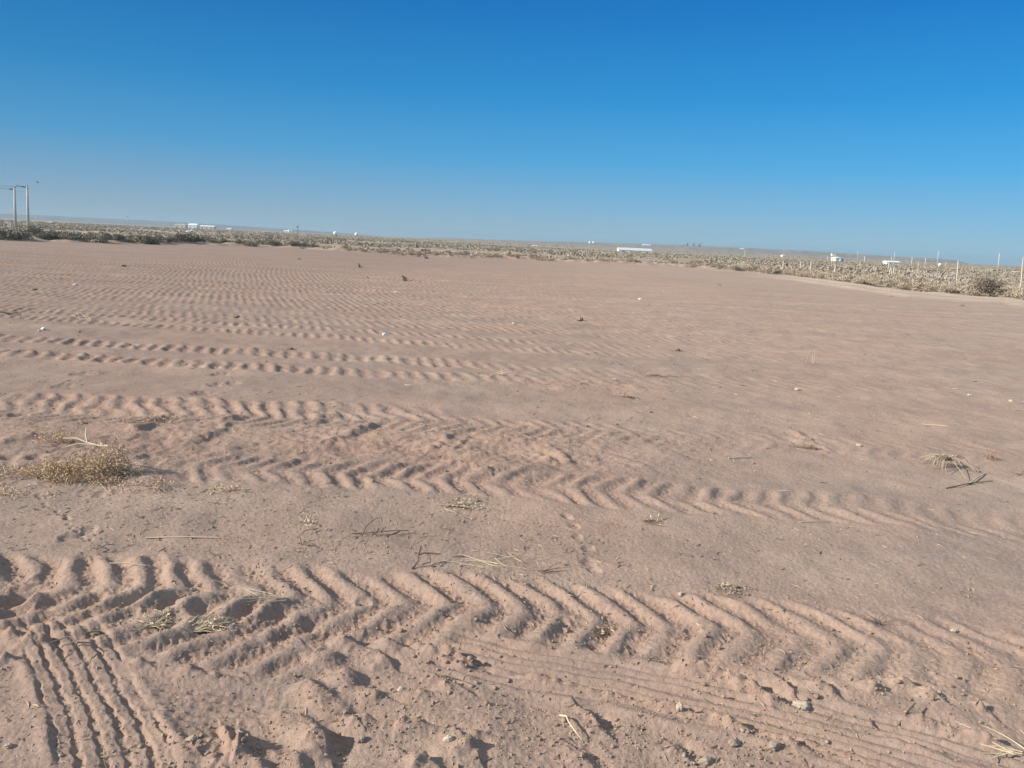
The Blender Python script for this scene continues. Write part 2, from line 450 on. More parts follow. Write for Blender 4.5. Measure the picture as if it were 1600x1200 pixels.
def noise(t, vec, scale, detail=4, rough=0.55):
    n = nd(t, 'ShaderNodeTexNoise')
    n.inputs['Scale'].default_value = scale
    n.inputs['Detail'].default_value = detail
    n.inputs['Roughness'].default_value = rough
    if vec is not None:
        t.links.new(vec, n.inputs['Vector'])
    return n.outputs['Fac']

def soil_nodes(t, b):
    pos = nd(t, 'ShaderNodeNewGeometry').outputs['Position']
    at = nd(t, 'ShaderNodeAttribute', attribute_name='soil')
    s = nd(t, 'ShaderNodeSeparateColor')
    t.links.new(at.outputs['Color'], s.inputs[0])
    fresh, field, pale = s.outputs[0], s.outputs[1], s.outputs[2]
    big = rampf(t, noise(t, pos, 0.35, 3), .35, .65)
    med = rampf(t, noise(t, pos, 1.7, 4), .38, .66)
    fine = noise(t, pos, 42, 6, .7)
    grit = noise(t, pos, 260, 4, .7)
    base = mixc(t, big, (.305, .238, .203), (.338, .240, .194))
    base = mixc(t, rampf(t, med, 0, 1, 0, .6), base, (.355, .250, .198))
    base = mixc(t, rampf(t, fresh, 0, 1, 0, .55), base, (.325, .205, .155))
    dust = rampf(t, noise(t, pos, .85, 5, .62), .52, .70)
    base = mixc(t, rampf(t, dust, 0, 1, 0, .55), base, (.385, .305, .25))
    # the field turns greyer and paler towards the track on its right
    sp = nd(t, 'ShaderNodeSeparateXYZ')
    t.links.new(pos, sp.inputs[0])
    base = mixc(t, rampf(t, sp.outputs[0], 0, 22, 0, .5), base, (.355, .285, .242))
    base = mixc(t, 1.0, base, mixc(t, rampf(t, sp.outputs[0], -9, 5), (.81, .825, .85), (1.0, 1.0, 1.0)), 'MULTIPLY')  # dimmer light on the left side, put into the soil colour
    base = mixc(t, rampf(t, pale, 0, 1, 0, .9), base, (.47, .375, .30))
    mp = nd(t, 'ShaderNodeMapping')
    mp.inputs['Scale'].default_value = (.14, 1.0, 1.0)
    t.links.new(pos, mp.inputs['Vector'])
    base = mixc(t, 1.0, base, mixc(t, rampf(t, noise(t, mp.outputs[0], 1.1, 5, .6), .35, .65), (.90, .905, .925), (1.07, 1.06, 1.05)), 'MULTIPLY')
    scr = mixc(t, rampf(t, noise(t, pos, .12, 5, .65), .4, .62), (.275, .23, .188), (.345, .285, .23))
    base = mixc(t, field, scr, base)
    base = mixc(t, 1.0, base, mixc(t, rampf(t, fine, .3, .7), (.80, .79, .78), (1.14, 1.14, 1.14)), 'MULTIPLY')
    base = mixc(t, 1.0, base, mixc(t, rampf(t, grit, .3, .7), (.88, .88, .88), (1.1, 1.1, 1.1)), 'MULTIPLY')
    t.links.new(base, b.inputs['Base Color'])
    bp = nd(t, 'ShaderNodeBump')
    bp.inputs['Strength'].default_value = .55
    bp.inputs['Distance'].default_value = .006
    t.links.new(noise(t, pos, 140, 5, .75), bp.inputs['Height'])
    bp2 = nd(t, 'ShaderNodeBump')
    bp2.inputs['Strength'].default_value = .5
    bp2.inputs['Distance'].default_value = .015
    t.links.new(noise(t, pos, 28, 4, .7), bp2.inputs['Height'])
    t.links.new(bp.outputs[0], bp2.inputs['Normal'])
    t.links.new(bp2.outputs[0], b.inputs['Normal'])
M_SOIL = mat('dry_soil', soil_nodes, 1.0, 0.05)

def var_nodes(c1, c2, c3=None, scale=None, island=True, amt=1.0):
    def f(t, b):
        g = nd(t, 'ShaderNodeNewGeometry')
        oi = nd(t, 'ShaderNodeObjectInfo')
        col = mixc(t, g.outputs['Random Per Island'] if island else noise(t, g.outputs['Position'], scale or 20, 4), c1, c2)
        if c3:
            col = mixc(t, rampf(t, oi.outputs['Random'], 0, 1, 0, amt), col, c3)
        if scale:
            col = mixc(t, 1.0, col, mixc(t, noise(t, g.outputs['Position'], scale, 5, .65), (.65, .65, .65), (1.3, 1.3, 1.3)), 'MULTIPLY')
        t.links.new(col, b.inputs['Base Color'])
    return f
M_SALT = mat('saltbush_leaf', var_nodes((.165, .15, .118), (.32, .285, .225), (.30, .255, .205), None, True, .5))
M_BRUSH = mat('dry_brush', var_nodes((.29, .23, .17), (.40, .33, .25), (.36, .285, .22), None, True, .6))
M_GRASS = mat('tan_grass', var_nodes((.33, .28, .22), (.45, .385, .31), (.39, .32, .25), None, True, .6))
M_OLIVE = mat('olive_leaf', var_nodes((.17, .148, .115), (.27, .235, .18)))
M_TUMBLE = mat('tumbleweed', var_nodes((.42, .30, .195), (.58, .44, .30)))
M_STRAW = mat('straw', var_nodes((.46, .37, .255), (.63, .53, .39), (.42, .33, .23), None, True, .5))
M_BARK = mat('grey_twig', var_nodes((.20, .155, .12), (.30, .24, .18), (.10, .075, .06), 60, True, .8))
M_DARKTWIG = mat('dark_twig', var_nodes((.11, .085, .07), (.19, .145, .115), None, 60))
M_PALEWOOD = mat('bleached_wood', var_nodes((.48, .42, .34), (.58, .52, .43), (.42, .37, .30), 14, True, .6))
M_STONE = mat('stone', var_nodes((.22, .175, .142), (.33, .26, .205), (.27, .22, .18), 60, False, .9))
M_ROCK = mat('pale_rock', var_nodes((.36, .29, .23), (.46, .38, .30), None, 45, False))
M_CLOD = mat('soil_clod', var_nodes((.25, .175, .13), (.33, .24, .18), (.21, .15, .115), 50, False, .8))
M_RUBBLE = mat('pale_rubble', var_nodes((.29, .25, .22), (.50, .45, .41), (.38, .33, .295), None, False, .6))
M_CONC = mat('concrete', var_nodes((.46, .445, .42), (.55, .53, .505), None, 3.0, False))
M_WIRE = mat('wire', var_nodes((.10, .10, .10), (.14, .14, .14), None, 5, False), .5, .5)
M_WHITE = mat('white_paint', var_nodes((.74, .74, .72), (.82, .82, .81), None, 1.5, False), .6, .3)
M_ROOFW = mat('white_roof', var_nodes((.78, .79, .80), (.84, .85, .86), None, .8, False), .5, .4)
M_CREAM = mat('cream_wall', var_nodes((.55, .52, .43), (.63, .60, .50), None, .7, False), .8)
M_BLUEW = mat('blue_wall', var_nodes((.22, .33, .45), (.27, .38, .50), None, .7, False), .7)
M_GLASS = mat('dark_opening', var_nodes((.05, .055, .06), (.07, .075, .08), None, 2, False), .25, .5)
M_PLASTIC = mat('white_plastic', var_nodes((.58, .57, .55), (.70, .69, .67), None, 30, False), .4, .5)
M_CONIFER = mat('conifer_leaf', var_nodes((.035, .05, .03), (.07, .09, .05)))
M_HILL = mat('hill_slope', lambda t, b: t.links.new(mixc(t, rampf(t, noise(t, nd(t, 'ShaderNodeNewGeometry').outputs['Position'], .012, 6, .65), .38, .64),
             (.19, .15, .123), (.28, .225, .185)), b.inputs['Base Color']), 1, .05)
M_MESA = mat('mesa_slope', var_nodes((.13, .12, .13), (.17, .155, .16), None, .01, False), 1, .05)
M_BIRD = mat('dark_feather', var_nodes((.03, .03, .035), (.06, .06, .06), None, 30, False))
M_REDCLOD = mat('rust_scrap', var_nodes((.24, .14, .095), (.33, .20, .14), None, 60, False))

# ------------------------------------------------------------------ mesh helpers
class MB:
    def __init__(s):
        s.v, s.f, s.m, s.n = [], [], [], 0
    def add(s, v, f, mi=0):
        v = np.asarray(v, np.float32).reshape(-1, 3)
        s.v.append(v)
        s.f.append([tuple(i + s.n for i in q) for q in f])
        s.m.append((mi, len(f)))
        s.n += len(v)
    def tube(s, pts, rad, sides=5, mi=0):
        P = [Vector(p) for p in pts]
        if not hasattr(rad, '__len__'):
            rad = [rad] * len(P)
        v, f = [], []
        for i, p in enumerate(P):
            d = (P[min(i + 1, len(P) - 1)] - P[max(i - 1, 0)]).normalized()
            a = d.cross(Vector((0.13, 0.2, 1)) if abs(d.z) < .9 else Vector((1, .1, 0))).normalized()
            b = d.cross(a)
            for k in range(sides):
                an = 2 * math.pi * k / sides
                v.append(p + (a * math.cos(an) + b * math.sin(an)) * rad[i])
        for i in range(len(P) - 1):
            for k in range(sides):
                k2 = (k + 1) % sides
                f.append((i * sides + k, i * sides + k2, (i + 1) * sides + k2, (i + 1) * sides + k))
        f.append(tuple(range(sides))[::-1])
        f.append(tuple((len(P) - 1) * sides + k for k in range(sides)))
        s.add([tuple(q) for q in v], f, mi)
    def box(s, x0, x1, y0, y1, z0, z1, mi=0):
        v = [(x, y, z) for z in (z0, z1) for y in (y0, y1) for x in (x0, x1)]
        s.add(v, [(0, 2, 3, 1), (4, 5, 7, 6), (0, 1, 5, 4), (2, 6, 7, 3), (0, 4, 6, 2), (1, 3, 7, 5)], mi)
    def leaves(s, C, L, W, rng, mi=0, up=0.0, outw=None):
        """one narrow kite per centre, turned at random"""
        n = len(C)
        d = rng.normal(size=(n, 3))
        if outw is not None:
            d = d * .7 + outw
        d[:, 2] += up
        d /= np.linalg.norm(d, axis=1, keepdims=True)
        e = np.cross(d, rng.normal(size=(n, 3)))
        e /= np.linalg.norm(e, axis=1, keepdims=True) + 1e-9
        l = (L * rng.uniform(.6, 1.3, n))[:, None]
        ww = (W * rng.uniform(.6, 1.3, n))[:, None]
        v = np.stack([C, C + d * l * .5 + e * ww * .5, C + d * l, C + d * l * .5 - e * ww * .5], 1).reshape(-1, 3)
        s.v.append(v.astype(np.float32))
        s.f.append([(4 * i + s.n, 4 * i + 1 + s.n, 4 * i + 2 + s.n, 4 * i + 3 + s.n) for i in range(n)])
        s.m.append((mi, n))
        s.n += len(v)
    def build(s, name, mats, parent=None, smooth=False):
        me = bpy.data.meshes.new(name)
        F = [q for b in s.f for q in b]
        me.from_pydata(np.concatenate(s.v).tolist(), [], F)
        for m in (mats if isinstance(mats, (list, tuple)) else [mats]):
            me.materials.append(m)
        if len(me.materials) > 1:
            me.polygons.foreach_set('material_index', np.concatenate([np.full(n, i, np.int32) for i, n in s.m]))
        if smooth:
            me.polygons.foreach_set('use_smooth', np.ones(len(F), bool))
        me.update()
        o = bpy.data.objects.new(name, me)
        COL.objects.link(o)
        if parent:
            o.parent = parent
        return o
def tag(o, label, cat, group=None, kind=None):
    if label:
        o['label'] = label
    if cat:
        o['category'] = cat
    if group:
        o['group'] = group
    if kind:
        o['kind'] = kind
    return o
def empty(name, loc, rz=0):
    o = bpy.data.objects.new(name, None)
    COL.objects.link(o)
    o.location = loc
    o.rotation_euler = (0, 0, rz)
    o.empty_display_size = .1
    return o
def copy_tree(o, parent=None):
    c = o.copy()
    COL.objects.link(c)
    if parent:
        c.parent = parent
    for ch in list(o.children):
        copy_tree(ch, c)
    return c
def place(o, x, y, z, rz=0, sc=(1, 1, 1), tilt=(0, 0)):
    o.location = (x, y, z)
    o.rotation_euler = (tilt[0], tilt[1], rz)
    o.scale = sc if hasattr(sc, '__len__') else (sc, sc, sc)
    return o

# ------------------------------------------------------------------ haze: the dusty air over the plain
hz_ = MB()
hz_.box(-4300, 4300, -4300, 4300, -6, 27)
M_HAZE = bpy.data.materials.new('haze_air')
M_HAZE.use_nodes = True
t = M_HAZE.node_tree
t.nodes.clear()
o_ = t.nodes.new('ShaderNodeOutputMaterial')
pv = t.nodes.new('ShaderNodeVolumePrincipled')
pv.inputs['Color'].default_value = (.42, .58, .70, 1)
pv.inputs['Density'].default_value = 0.00026
pv.inputs['Anisotropy'].default_value = 0.1
t.links.new(pv.outputs[0], o_.inputs['Volume'])
HAZE = True
if HAZE:
    tag(hz_.build('haze', M_HAZE), 'thin pale dusty air hanging over the whole plain', 'haze', None, 'stuff')

# ------------------------------------------------------------------ ground: one sheet from the feet to the horizon
fine_az = np.linspace(-0.80, 0.80, 1340)
az = np.concatenate([np.linspace(-math.pi, -0.80, 70)[:-1], fine_az, np.linspace(0.80, math.pi, 70)[1:-1]])
rad = [0.25]
while rad[-1] < 1.7:
    rad.append(rad[-1] * 1.05)
while rad[-1] < 20:
    rad.append(rad[-1] * 1.0026)
while rad[-1] < 42:
    rad.append(rad[-1] * 1.0032)
while rad[-1] < 95:
    rad.append(rad[-1] * 1.006)
while rad[-1] < 4000:
    rad.append(rad[-1] * 1.035)
rad = np.array(rad)
NA, NR = len(az), len(rad)
AA, RR = np.meshgrid(az, rad)
gx = (np.sin(AA) * RR).ravel().astype(np.float32)
gy = (np.cos(AA) * RR).ravel().astype(np.float32)
gz, gfr, gfi, gpa = terrain(gx, gy)
co = np.stack([gx, gy, gz], 1)
co = np.concatenate([co, [[0, 0, float(gz[:NA].mean())]]]).astype(np.float32)
ii, jj = np.meshgrid(np.arange(NR - 1), np.arange(NA), indexing='ij')
j2 = (jj + 1) % NA
quads = np.stack([ii * NA + jj, (ii + 1) * NA + jj, (ii + 1) * NA + j2, ii * NA + j2], -1).reshape(-1, 4)[:, ::-1]
tris = np.stack([np.full(NA, NR * NA), np.arange(NA), (np.arange(NA) + 1) % NA], -1)[:, ::-1]
me = bpy.data.meshes.new('ground')
nq, n3 = len(quads), len(tris)
me.vertices.add(len(co))
me.vertices.foreach_set('co', co.ravel())
me.loops.add(nq * 4 + n3 * 3)
me.loops.foreach_set('vertex_index', np.concatenate([quads.ravel(), tris.ravel()]).astype(np.int32))
me.polygons.add(nq + n3)
me.polygons.foreach_set('loop_start', np.concatenate([np.arange(nq) * 4, nq * 4 + np.arange(n3) * 3]).astype(np.int32))
me.polygons.foreach_set('use_smooth', np.ones(nq + n3, bool))
me.update(calc_edges=True)
me.validate()
ca = me.color_attributes.new('soil', 'FLOAT_COLOR', 'POINT')
cd = np.ones((len(co), 4), np.float32)
cd[:-1, 0], cd[:-1, 1], cd[:-1, 2] = np.clip(gfr, 0, 1), gfi, np.clip(gpa, 0, 1)
ca.data.foreach_set('color', cd.ravel())
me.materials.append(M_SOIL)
g_o = bpy.data.objects.new('ground', me)
COL.objects.link(g_o)
tag(g_o, 'bare pinkish brown field soil printed with tractor tyre marks', 'ground', None, 'structure')
print('ground', len(co), 'verts')

# ------------------------------------------------------------------ hills on the horizon
def hill(name, pts, Y, depth, label, rows=14):
    P = [atY(a, b, Y) for a, b in pts]
    xs = np.linspace(P[0].x, P[-1].x, 260)
    tops = np.interp(xs, [p.x for p in P], [p.z for p in P])
    tops = tops + pn(xs / (Y * .012), xs * 0, 400) * Y * .00028
    v, f = [], []
    for r_ in range(rows):
        q = r_ / (rows - 1)
        prof = math.sin(q * math.pi) ** .8 if q < .5 else math.sin(q * math.pi) ** .5
        yy = Y - depth + 2 * depth * q
        sx = yy / Y
        gul = pn(xs / (Y * .010), xs * 0 + q * 4, 410) * .16 * math.sin(q * math.pi * 2) ** 2
        for x_, h_ in zip(xs, tops):
            pass
        zz = -3 + (tops + 3) * np.clip(prof + gul, 0, 1.0)
        v.append(np.stack([xs * sx, np.full_like(xs, yy), zz], 1))
    n = len(xs)
    for r_ in range(rows - 1):
        for i in range(n - 1):
            f.append((r_ * n + i, r_ * n + i + 1, (r_ + 1) * n + i + 1, (r_ + 1) * n + i))
    m = MB()
    m.add(np.concatenate(v), f)
    tag(m.build(name, M_MESA if name == 'mesa' else M_HILL, smooth=True), label, 'hills', None, 'structure')
hill('mesa', [(-500, 314), (-200, 326), (0, 333.5), (60, 336), (130, 339.5), (200, 343), (260, 346), (330, 350), (400, 355), (470, 359.5),
              (560, 366), (650, 373.5), (740, 379)], 3200, 420, 'long low blue grey mesa along the left horizon')
hill('hills', [(600, 371), (640, 371.5), (700, 371.8), (760, 374), (830, 376.5), (900, 378), (960, 380), (1000, 381), (1060, 383), (1140, 386),
               (1200, 389.2), (1260, 392), (1340, 397), (1400, 401), (1470, 404.5), (1492, 406.5), (1510, 411), (1530, 415), (1600, 418), (1760, 426)],
     2300, 420, 'low brown ridge along the right horizon')

from mathutils.bvhtree import BVHTree
_h = bpy.data.objects['hills'].data
HB = BVHTree.FromPolygons([v.co[:] for v in _h.vertices], [tuple(p.vertices) for p in _h.polygons])
def on_hill(px, py):
    for k_ in range(14):
        hit = HB.ray_cast(Vector((0, 0, CAMH)), ray(px, py + k_ * .25).normalized())
        if hit[0] is not None:
            return hit[0]
    return atY(px, py, 2000)

# ------------------------------------------------------------------ shrubs of the plain
def bush_mesh(name, seed, wd, h, n, L, W, mats, lobes=9, stems=10, up=.25, open_=0.0):
    rng = np.random.RandomState(seed)
    m = MB()
    lc = rng.normal(size=(lobes, 3)) * (wd * .27, wd * .27, 0)
    lc[:, 2] = h * rng.uniform(.18, .66, lobes) * (1 - .5 * np.clip(np.hypot(lc[:, 0], lc[:, 1]) / wd, 0, 1))
    lr = rng.uniform(.16, .30, lobes) * wd
    k = rng.randint(0, lobes, n)
    d = rng.normal(size=(n, 3))
    d /= np.linalg.norm(d, axis=1, keepdims=True)
    C = lc[k] + d * (lr[k] * rng.uniform(.3, 1, n) ** (.5 + open_))[:, None] * (1, 1, h / wd * 1.1)
    C = C[C[:, 2] > 0]
    C[:, 2] = np.minimum(C[:, 2], h)
    m.leaves(C, L, W, rng, 0, up)
    for i in range(stems):
        a = rng.uniform(0, 6.28)
        q = lc[rng.randint(lobes)]
        m.tube([(.03 * math.cos(a), .03 * math.sin(a), -.05), tuple(q * (.5, .5, .6)), tuple(q + (0, 0, h * .1))], [wd * .012, wd * .008, wd * .003], 3, 1)
    o = m.build(name, mats)
    return o
GROUPS = {}
def edge_pt(px, off):
    """point on the field edge seen in picture column px, off metres beyond it"""
    a = px_az(px, 378 + (px - 800) * .0466 + 15)
    r_ = float(edge_r(a)) + off
    return math.sin(a) * r_, math.cos(a) * r_
salt = [bush_mesh('saltbush', s, 1.7, 1.15, 1500, .15, .07, [M_SALT, M_BARK]) for s in (1, 2, 3, 4)]
dry = [bush_mesh('dry_shrub', s, .9, .5, 520, .10, .035, [M_BRUSH, M_BARK], 7, 14, .5, .4) for s in (11, 12, 13)]
tuft = [bush_mesh('grass_clump', s, 1.1, .55, 900, .17, .022, [M_GRASS, M_STRAW], 8, 6, 1.1, .3) for s in (21, 22, 23, 24)]
rb = random.Random(8)
todo = []
for i in range(50):      # hedge-like row left of the middle
    px = -60 + i * 11.2 + rb.uniform(-6, 6)
    big = 1.2 if 0 < px < 90 else (1.0 if px < 330 else .85)
    todo.append((salt, px, rb.uniform(.4, 3.6) + (0 if i % 3 else 3), big * rb.uniform(.5, 1.02), 'saltbush', 'grey green saltbush in the dense row along the left far edge of the field', 'saltbushes along the left field edge'))
for i in range(125):      # low dead brush on the little bank in the middle
    px = rb.uniform(455, 1085)
    todo.append((dry, px, rb.uniform(-.4, 6.5), rb.uniform(.4, 1.1), 'shrub', 'small dead brown shrub on the low bank at the far middle edge of the field', 'dead shrubs on the low middle bank'))
for i in range(56):
    px = rb.uniform(1085, 1640)
    todo.append((dry, px, rb.uniform(2.5, 24), rb.uniform(.7, 1.25), 'shrub', 'low grey brown shrub among tan grass beyond the right field edge', 'grey brown shrubs beyond the right edge'))
for i in range(110):
    px = 1080 + 560 * rb.random() ** .8
    todo.append((tuft, px, rb.uniform(.2, 9), rb.uniform(.7, 1.35), 'grass clump', 'dry tan grass clump along the right far edge of the field', 'tan grass clumps along the right edge'))
XY = [edge_pt(q[1], q[2]) for q in todo]
ZZ = Hs(XY)
used = set()
for q, (x, y), z in zip(todo, XY, ZZ):
    src = rb.choice(q[0])
    o = src if src.name not in used else src.copy()
    if src.name not in used:
        used.add(src.name)
    else:
        COL.objects.link(o)
    s_ = q[3]
    place(o, x, y, z - .03, rb.uniform(0, 6.28), (s_ * rb.uniform(.85, 1.25), s_ * rb.uniform(.85, 1.25), s_ * rb.uniform(.8, 1.15)))
    tag(o, q[5], q[4], q[6])

# the larger olive bush by the track at the right
bx, by = edge_pt(1545, .2)
root = empty('olive_bush', (bx, by, Hz(bx, by)))
tag(root, 'larger sparse dark olive bush at the right end of the tan grass', 'bush')
rng = np.random.RandomState(77)
mf, ms = MB(), MB()
for i in range(80):
    a = rng.uniform(0, 6.28)
    rr = rng.uniform(.25, 1.0)
    hh = rng.uniform(.5, 1.18) * (1.1 - .35 * rr)
    p = [(0, 0, -.05), (.35 * rr * math.cos(a), .3 * rr * math.sin(a), .45 * hh), (.85 * rr * math.cos(a) + rng.normal() * .06, .7 * rr * math.sin(a), hh)]
    ms.tube(p, [.012, .008, .003], 4)
    tq = rng.uniform(.25, 1, 36)[:, None]
    C = np.array(p[1]) * (1 - tq) + np.array(p[2]) * tq + rng.normal(size=(36, 3)) * .075
    mf.leaves(C, .09, .035, rng, 0, .5)
mf.build('foliage', M_OLIVE, root)
ms.build('stem', M_BARK, root)

# scrub of the plain further out: too many to count
rng = np.random.RandomState(31)
m = MB()
N = 20000
u = rng.rand(N)
azs = rng.uniform(-.74, .74, N)
rmin = edge_r(azs) + np.where(azs < -.1, 7, 6)
rr = rmin * (900 / rmin) ** (u ** .85)
sx, sy = np.sin(azs) * rr, np.cos(azs) * rr
dens = fbm(sx / 40, sy / 40, 2, 500)
keep = dens > -.25 - .0 * rr
sx, sy, rr = sx[keep], sy[keep], rr[keep]
sz = Hs(list(zip(sx, sy)))
n_ = len(sx)
wd_ = rng.uniform(.35, 1.0, n_) * (1 + rr / 700)
ht_ = wd_ * rng.uniform(.35, .65, n_)
ht_ = np.minimum(ht_, .55)
K = 22
d = rng.normal(size=(n_, K, 3))
d /= np.linalg.norm(d, axis=2, keepdims=True)
d[:, :, 2] = np.abs(d[:, :, 2])
q = rng.uniform(.55, 1, (n_, K, 1))
C = np.stack([sx, sy, sz - .05], 1)[:, None, :] + d * q * np.stack([wd_ * .5, wd_ * .5, ht_], 1)[:, None, :]
scale = np.repeat(wd_, K)
Cf = C.reshape(-1, 3)
dd_ = rng.normal(size=Cf.shape)
dd_ /= np.linalg.norm(dd_, axis=1, keepdims=True)
ee = np.cross(dd_, rng.normal(size=Cf.shape))
ee /= np.linalg.norm(ee, axis=1, keepdims=True)
l_ = (.27 * scale * rng.uniform(.6, 1.3, len(Cf)))[:, None]
V = np.stack([Cf - dd_ * l_ * .5, Cf + ee * l_ * .33, Cf + dd_ * l_ * .5, Cf - ee * l_ * .33], 1).reshape(-1, 3)
nf = len(Cf)
me = bpy.data.meshes.new('desert_scrub')
me.vertices.add(len(V))
me.vertices.foreach_set('co', V.astype(np.float32).ravel())
me.loops.add(nf * 4)
me.loops.foreach_set('vertex_index', np.arange(nf * 4, dtype=np.int32))
me.polygons.add(nf)
me.polygons.foreach_set('loop_start', (np.arange(nf) * 4).astype(np.int32))
me.update(calc_edges=True)
me.materials.append(mat('scrub_leaf', var_nodes((.27, .235, .188), (.35, .305, .245))))
so = bpy.data.objects.new('desert_scrub', me)
COL.objects.link(so)
tag(so, 'endless low grey green desert scrub covering the far plain', 'scrub', None, 'stuff')

# ------------------------------------------------------------------ two line poles at the far left
def far_z(Y, px, py):
    return atY(px, py, Y)
PY = 150
def utility_pole(px_b, px_t, py_t, Y, label):
    b = atY(px_b, 352, Y)
    tp = atY(px_t, py_t, Y)
    z0 = Hz(b.x, b.y)
    root = empty('utility_pole', (b.x, b.y, z0))
    tag(root, label, 'utility pole', 'line poles at the far left')
    m = MB()
    dx = tp.x - b.x
    m.tube([(0, 0, -.5), (dx * .5, 0, (tp.z - z0) * .5), (dx, 0, tp.z - z0)], [.26, .22, .17], 10)
    m.build('shaft', M_CONC, root, True)
    m = MB()
    zt = tp.z - z0
    for k in (0,):
        m.tube([(dx - .12, 0, zt - .22), (dx - .35, 0, zt - .20)], .09, 8)
        for j in range(4):
            m.tube([(dx - .36 - j * .18, 0, zt - .2), (dx - .44 - j * .18, 0, zt - .19)], [.14, .14], 8)
        m.tube([(dx - .3, 0, zt - .2), (dx - 1.1, 0, zt - .19)], .04, 6)
    m.build('insulator', M_WIRE, root)
    m = MB()
    m.tube([(dx, -.02, zt - .05), (dx, -.02, zt + .18)], .11, 8)
    m.build('cap', M_WIRE, root)
    return root, Vector((tp.x - 1.1, Y, tp.z - .19))
_, w1 = utility_pole(24, 22.8, 294, PY, 'pale concrete line pole, the shorter one at the left edge')
_, w2 = utility_pole(44, 42.6, 290.5, PY + 4, 'pale concrete line pole, the taller right one of the pair at the left edge')
for a, lab, sag in ((w1, 'lower power line running left from the shorter pole', .9), (w2, 'upper power line running left from the taller pole', 1.2)):
    m = MB()
    pts = []
    for i in range(25):
        q = i / 24
        pts.append((a.x - 70 * q, a.y - 2 * q, a.z + .35 * q - 4 * sag * q * (1 - q) * .25))
    m.tube(pts, .045, 5)
    tag(m.build('power_line', M_WIRE), lab, 'power line', 'power lines at the left')
m = MB()
mid = (w1 + w2) * .5
m.tube([(w1.x + 1.1, w1.y, w1.z + .1), (mid.x + .3, mid.y, max(w1.z, w2.z) + .12), (w2.x + .2, w2.y, w2.z + .02)], .05, 5)
tag(m.build('jumper_cable', M_WIRE), 'short slack cable joining the two line poles at the left', 'cable')

# ------------------------------------------------------------------ buildings and gear far out on the plain
def building(name, px0, px1, yt, yb, Y, label, wall, roof, ridge_=.3, depth=8, cat='building', doors=2, z0=None, group=None):
    if Y == 'hill':
        hp = on_hill((px0 + px1) / 2, yb)
        Y = hp.y
    else:
        hp = None
    a = atY(px0, (yt + yb) / 2, Y)
    b = atY(px1, (yt + yb) / 2, Y)
    cx = (a.x + b.x) / 2
    top = (atY((px0 + px1) / 2, yt, Y)).z
    bot = atY((px0 + px1) / 2, yb, Y).z if z0 is None else z0
    g0 = hp.z if hp else Hz(cx, Y)
    h = top - g0
    root = empty(name, (cx, Y, g0))
    tag(root, label, cat, group)
    L = (b.x - a.x) / 2
    eave = h - (h - (bot - g0)) * ridge_
    m = MB()
    m.box(-L, L, 0, depth, -.3, eave)
    m.build('wall', wall, root)
    m = MB()
    o = .25
    v = [(-L - o, -o, eave), (L + o, -o, eave), (L + o, depth + o, eave), (-L - o, depth + o, eave), (-L - o, depth / 2, h), (L + o, depth / 2, h)]
    m.add(v, [(0, 1, 5, 4), (2, 3, 4, 5), (0, 4, 3), (1, 2, 5), (3, 2, 1, 0)])
    m.build('roof', roof, root)
    for k in range(doors):
        xk = -L + 2 * L * (k + .6) / (doors + .2)
        m = MB()
        m.box(xk - L * .06, xk + L * .06, -.06, .05, -.2, eave * .62)
        m.build('door', M_GLASS, root)
    return root
building('farm_building', 272, 289, 350.2, 354.2, 900, 'pale cream far building left of the bright white shed', M_CREAM, M_CREAM, .2, 9)
building('shed', 293.5, 307, 349.2, 353.6, 880, 'bright white far shed with a mast behind it', M_ROOFW, M_ROOFW, .55, 9, 'shed')
building('long_shed', 312, 334, 352.3, 355.2, 900, 'low long pale shed right of the bright white shed', M_CREAM, M_ROOFW, .5, 8, 'shed', 3)
building('small_house', 354, 361, 356.2, 358.6, 900, 'tiny white house far left on the plain', M_WHITE, M_ROOFW, .4, 6, 'house', 1)
building('small_house', 72, 80, 346.5, 349.5, 420, 'low pale hut in the scrub right of the line poles', M_CREAM, M_CREAM, .3, 4, 'hut', 1)
building('plant_building', 443, 450, 359.8, 362.4, 900, 'low white building beside a small dark tower', M_WHITE, M_ROOFW, .4, 8)
building('warehouse', 967, 1019, 387.6, 395.2, 450, 'long low white warehouse in the middle of the plain', M_WHITE, mat('grey_roof', var_nodes((.50, .51, .53), (.56, .57, .59), None, .8, False), .5, .4), .5, 9, 'warehouse', 4)
building('long_shed', 1004, 1017, 381.8, 383.8, 'hill', 'distant white roof on the ridge behind the warehouse', M_WHITE, M_ROOFW, .6, 14, 'shed', 2)
building('house', 1306, 1311.5, 401.4, 406.4, 330, 'white far house beside the raised tank', M_CREAM, M_ROOFW, .3, 5, 'house', 1)
building('small_house', 1314, 1318.5, 402.8, 406.5, 335, 'bluish far house right of the white house', M_BLUEW, M_BLUEW, .3, 5, 'house', 1)
building('long_shed', 1386, 1406, 407.8, 411.4, 330, 'long bright white roof behind the fence posts', M_WHITE, M_ROOFW, .5, 4, 'shed', 2)
building('small_house', 1157, 1163, 387.8, 390.0, 'hill', 'white speck of a house on the ridge', M_WHITE, M_ROOFW, .4, 8, 'house', 1)
building('small_house', 1223, 1227, 398.2, 400.2, 600, 'pale hut on the plain left of the fence posts', M_CREAM, M_ROOFW, .4, 5, 'hut', 1)
building('long_shed', 832, 839, 383.2, 385.0, 520, 'small pale shed left of the round white tanks', M_CREAM, M_ROOFW, .4, 6, 'shed', 1)
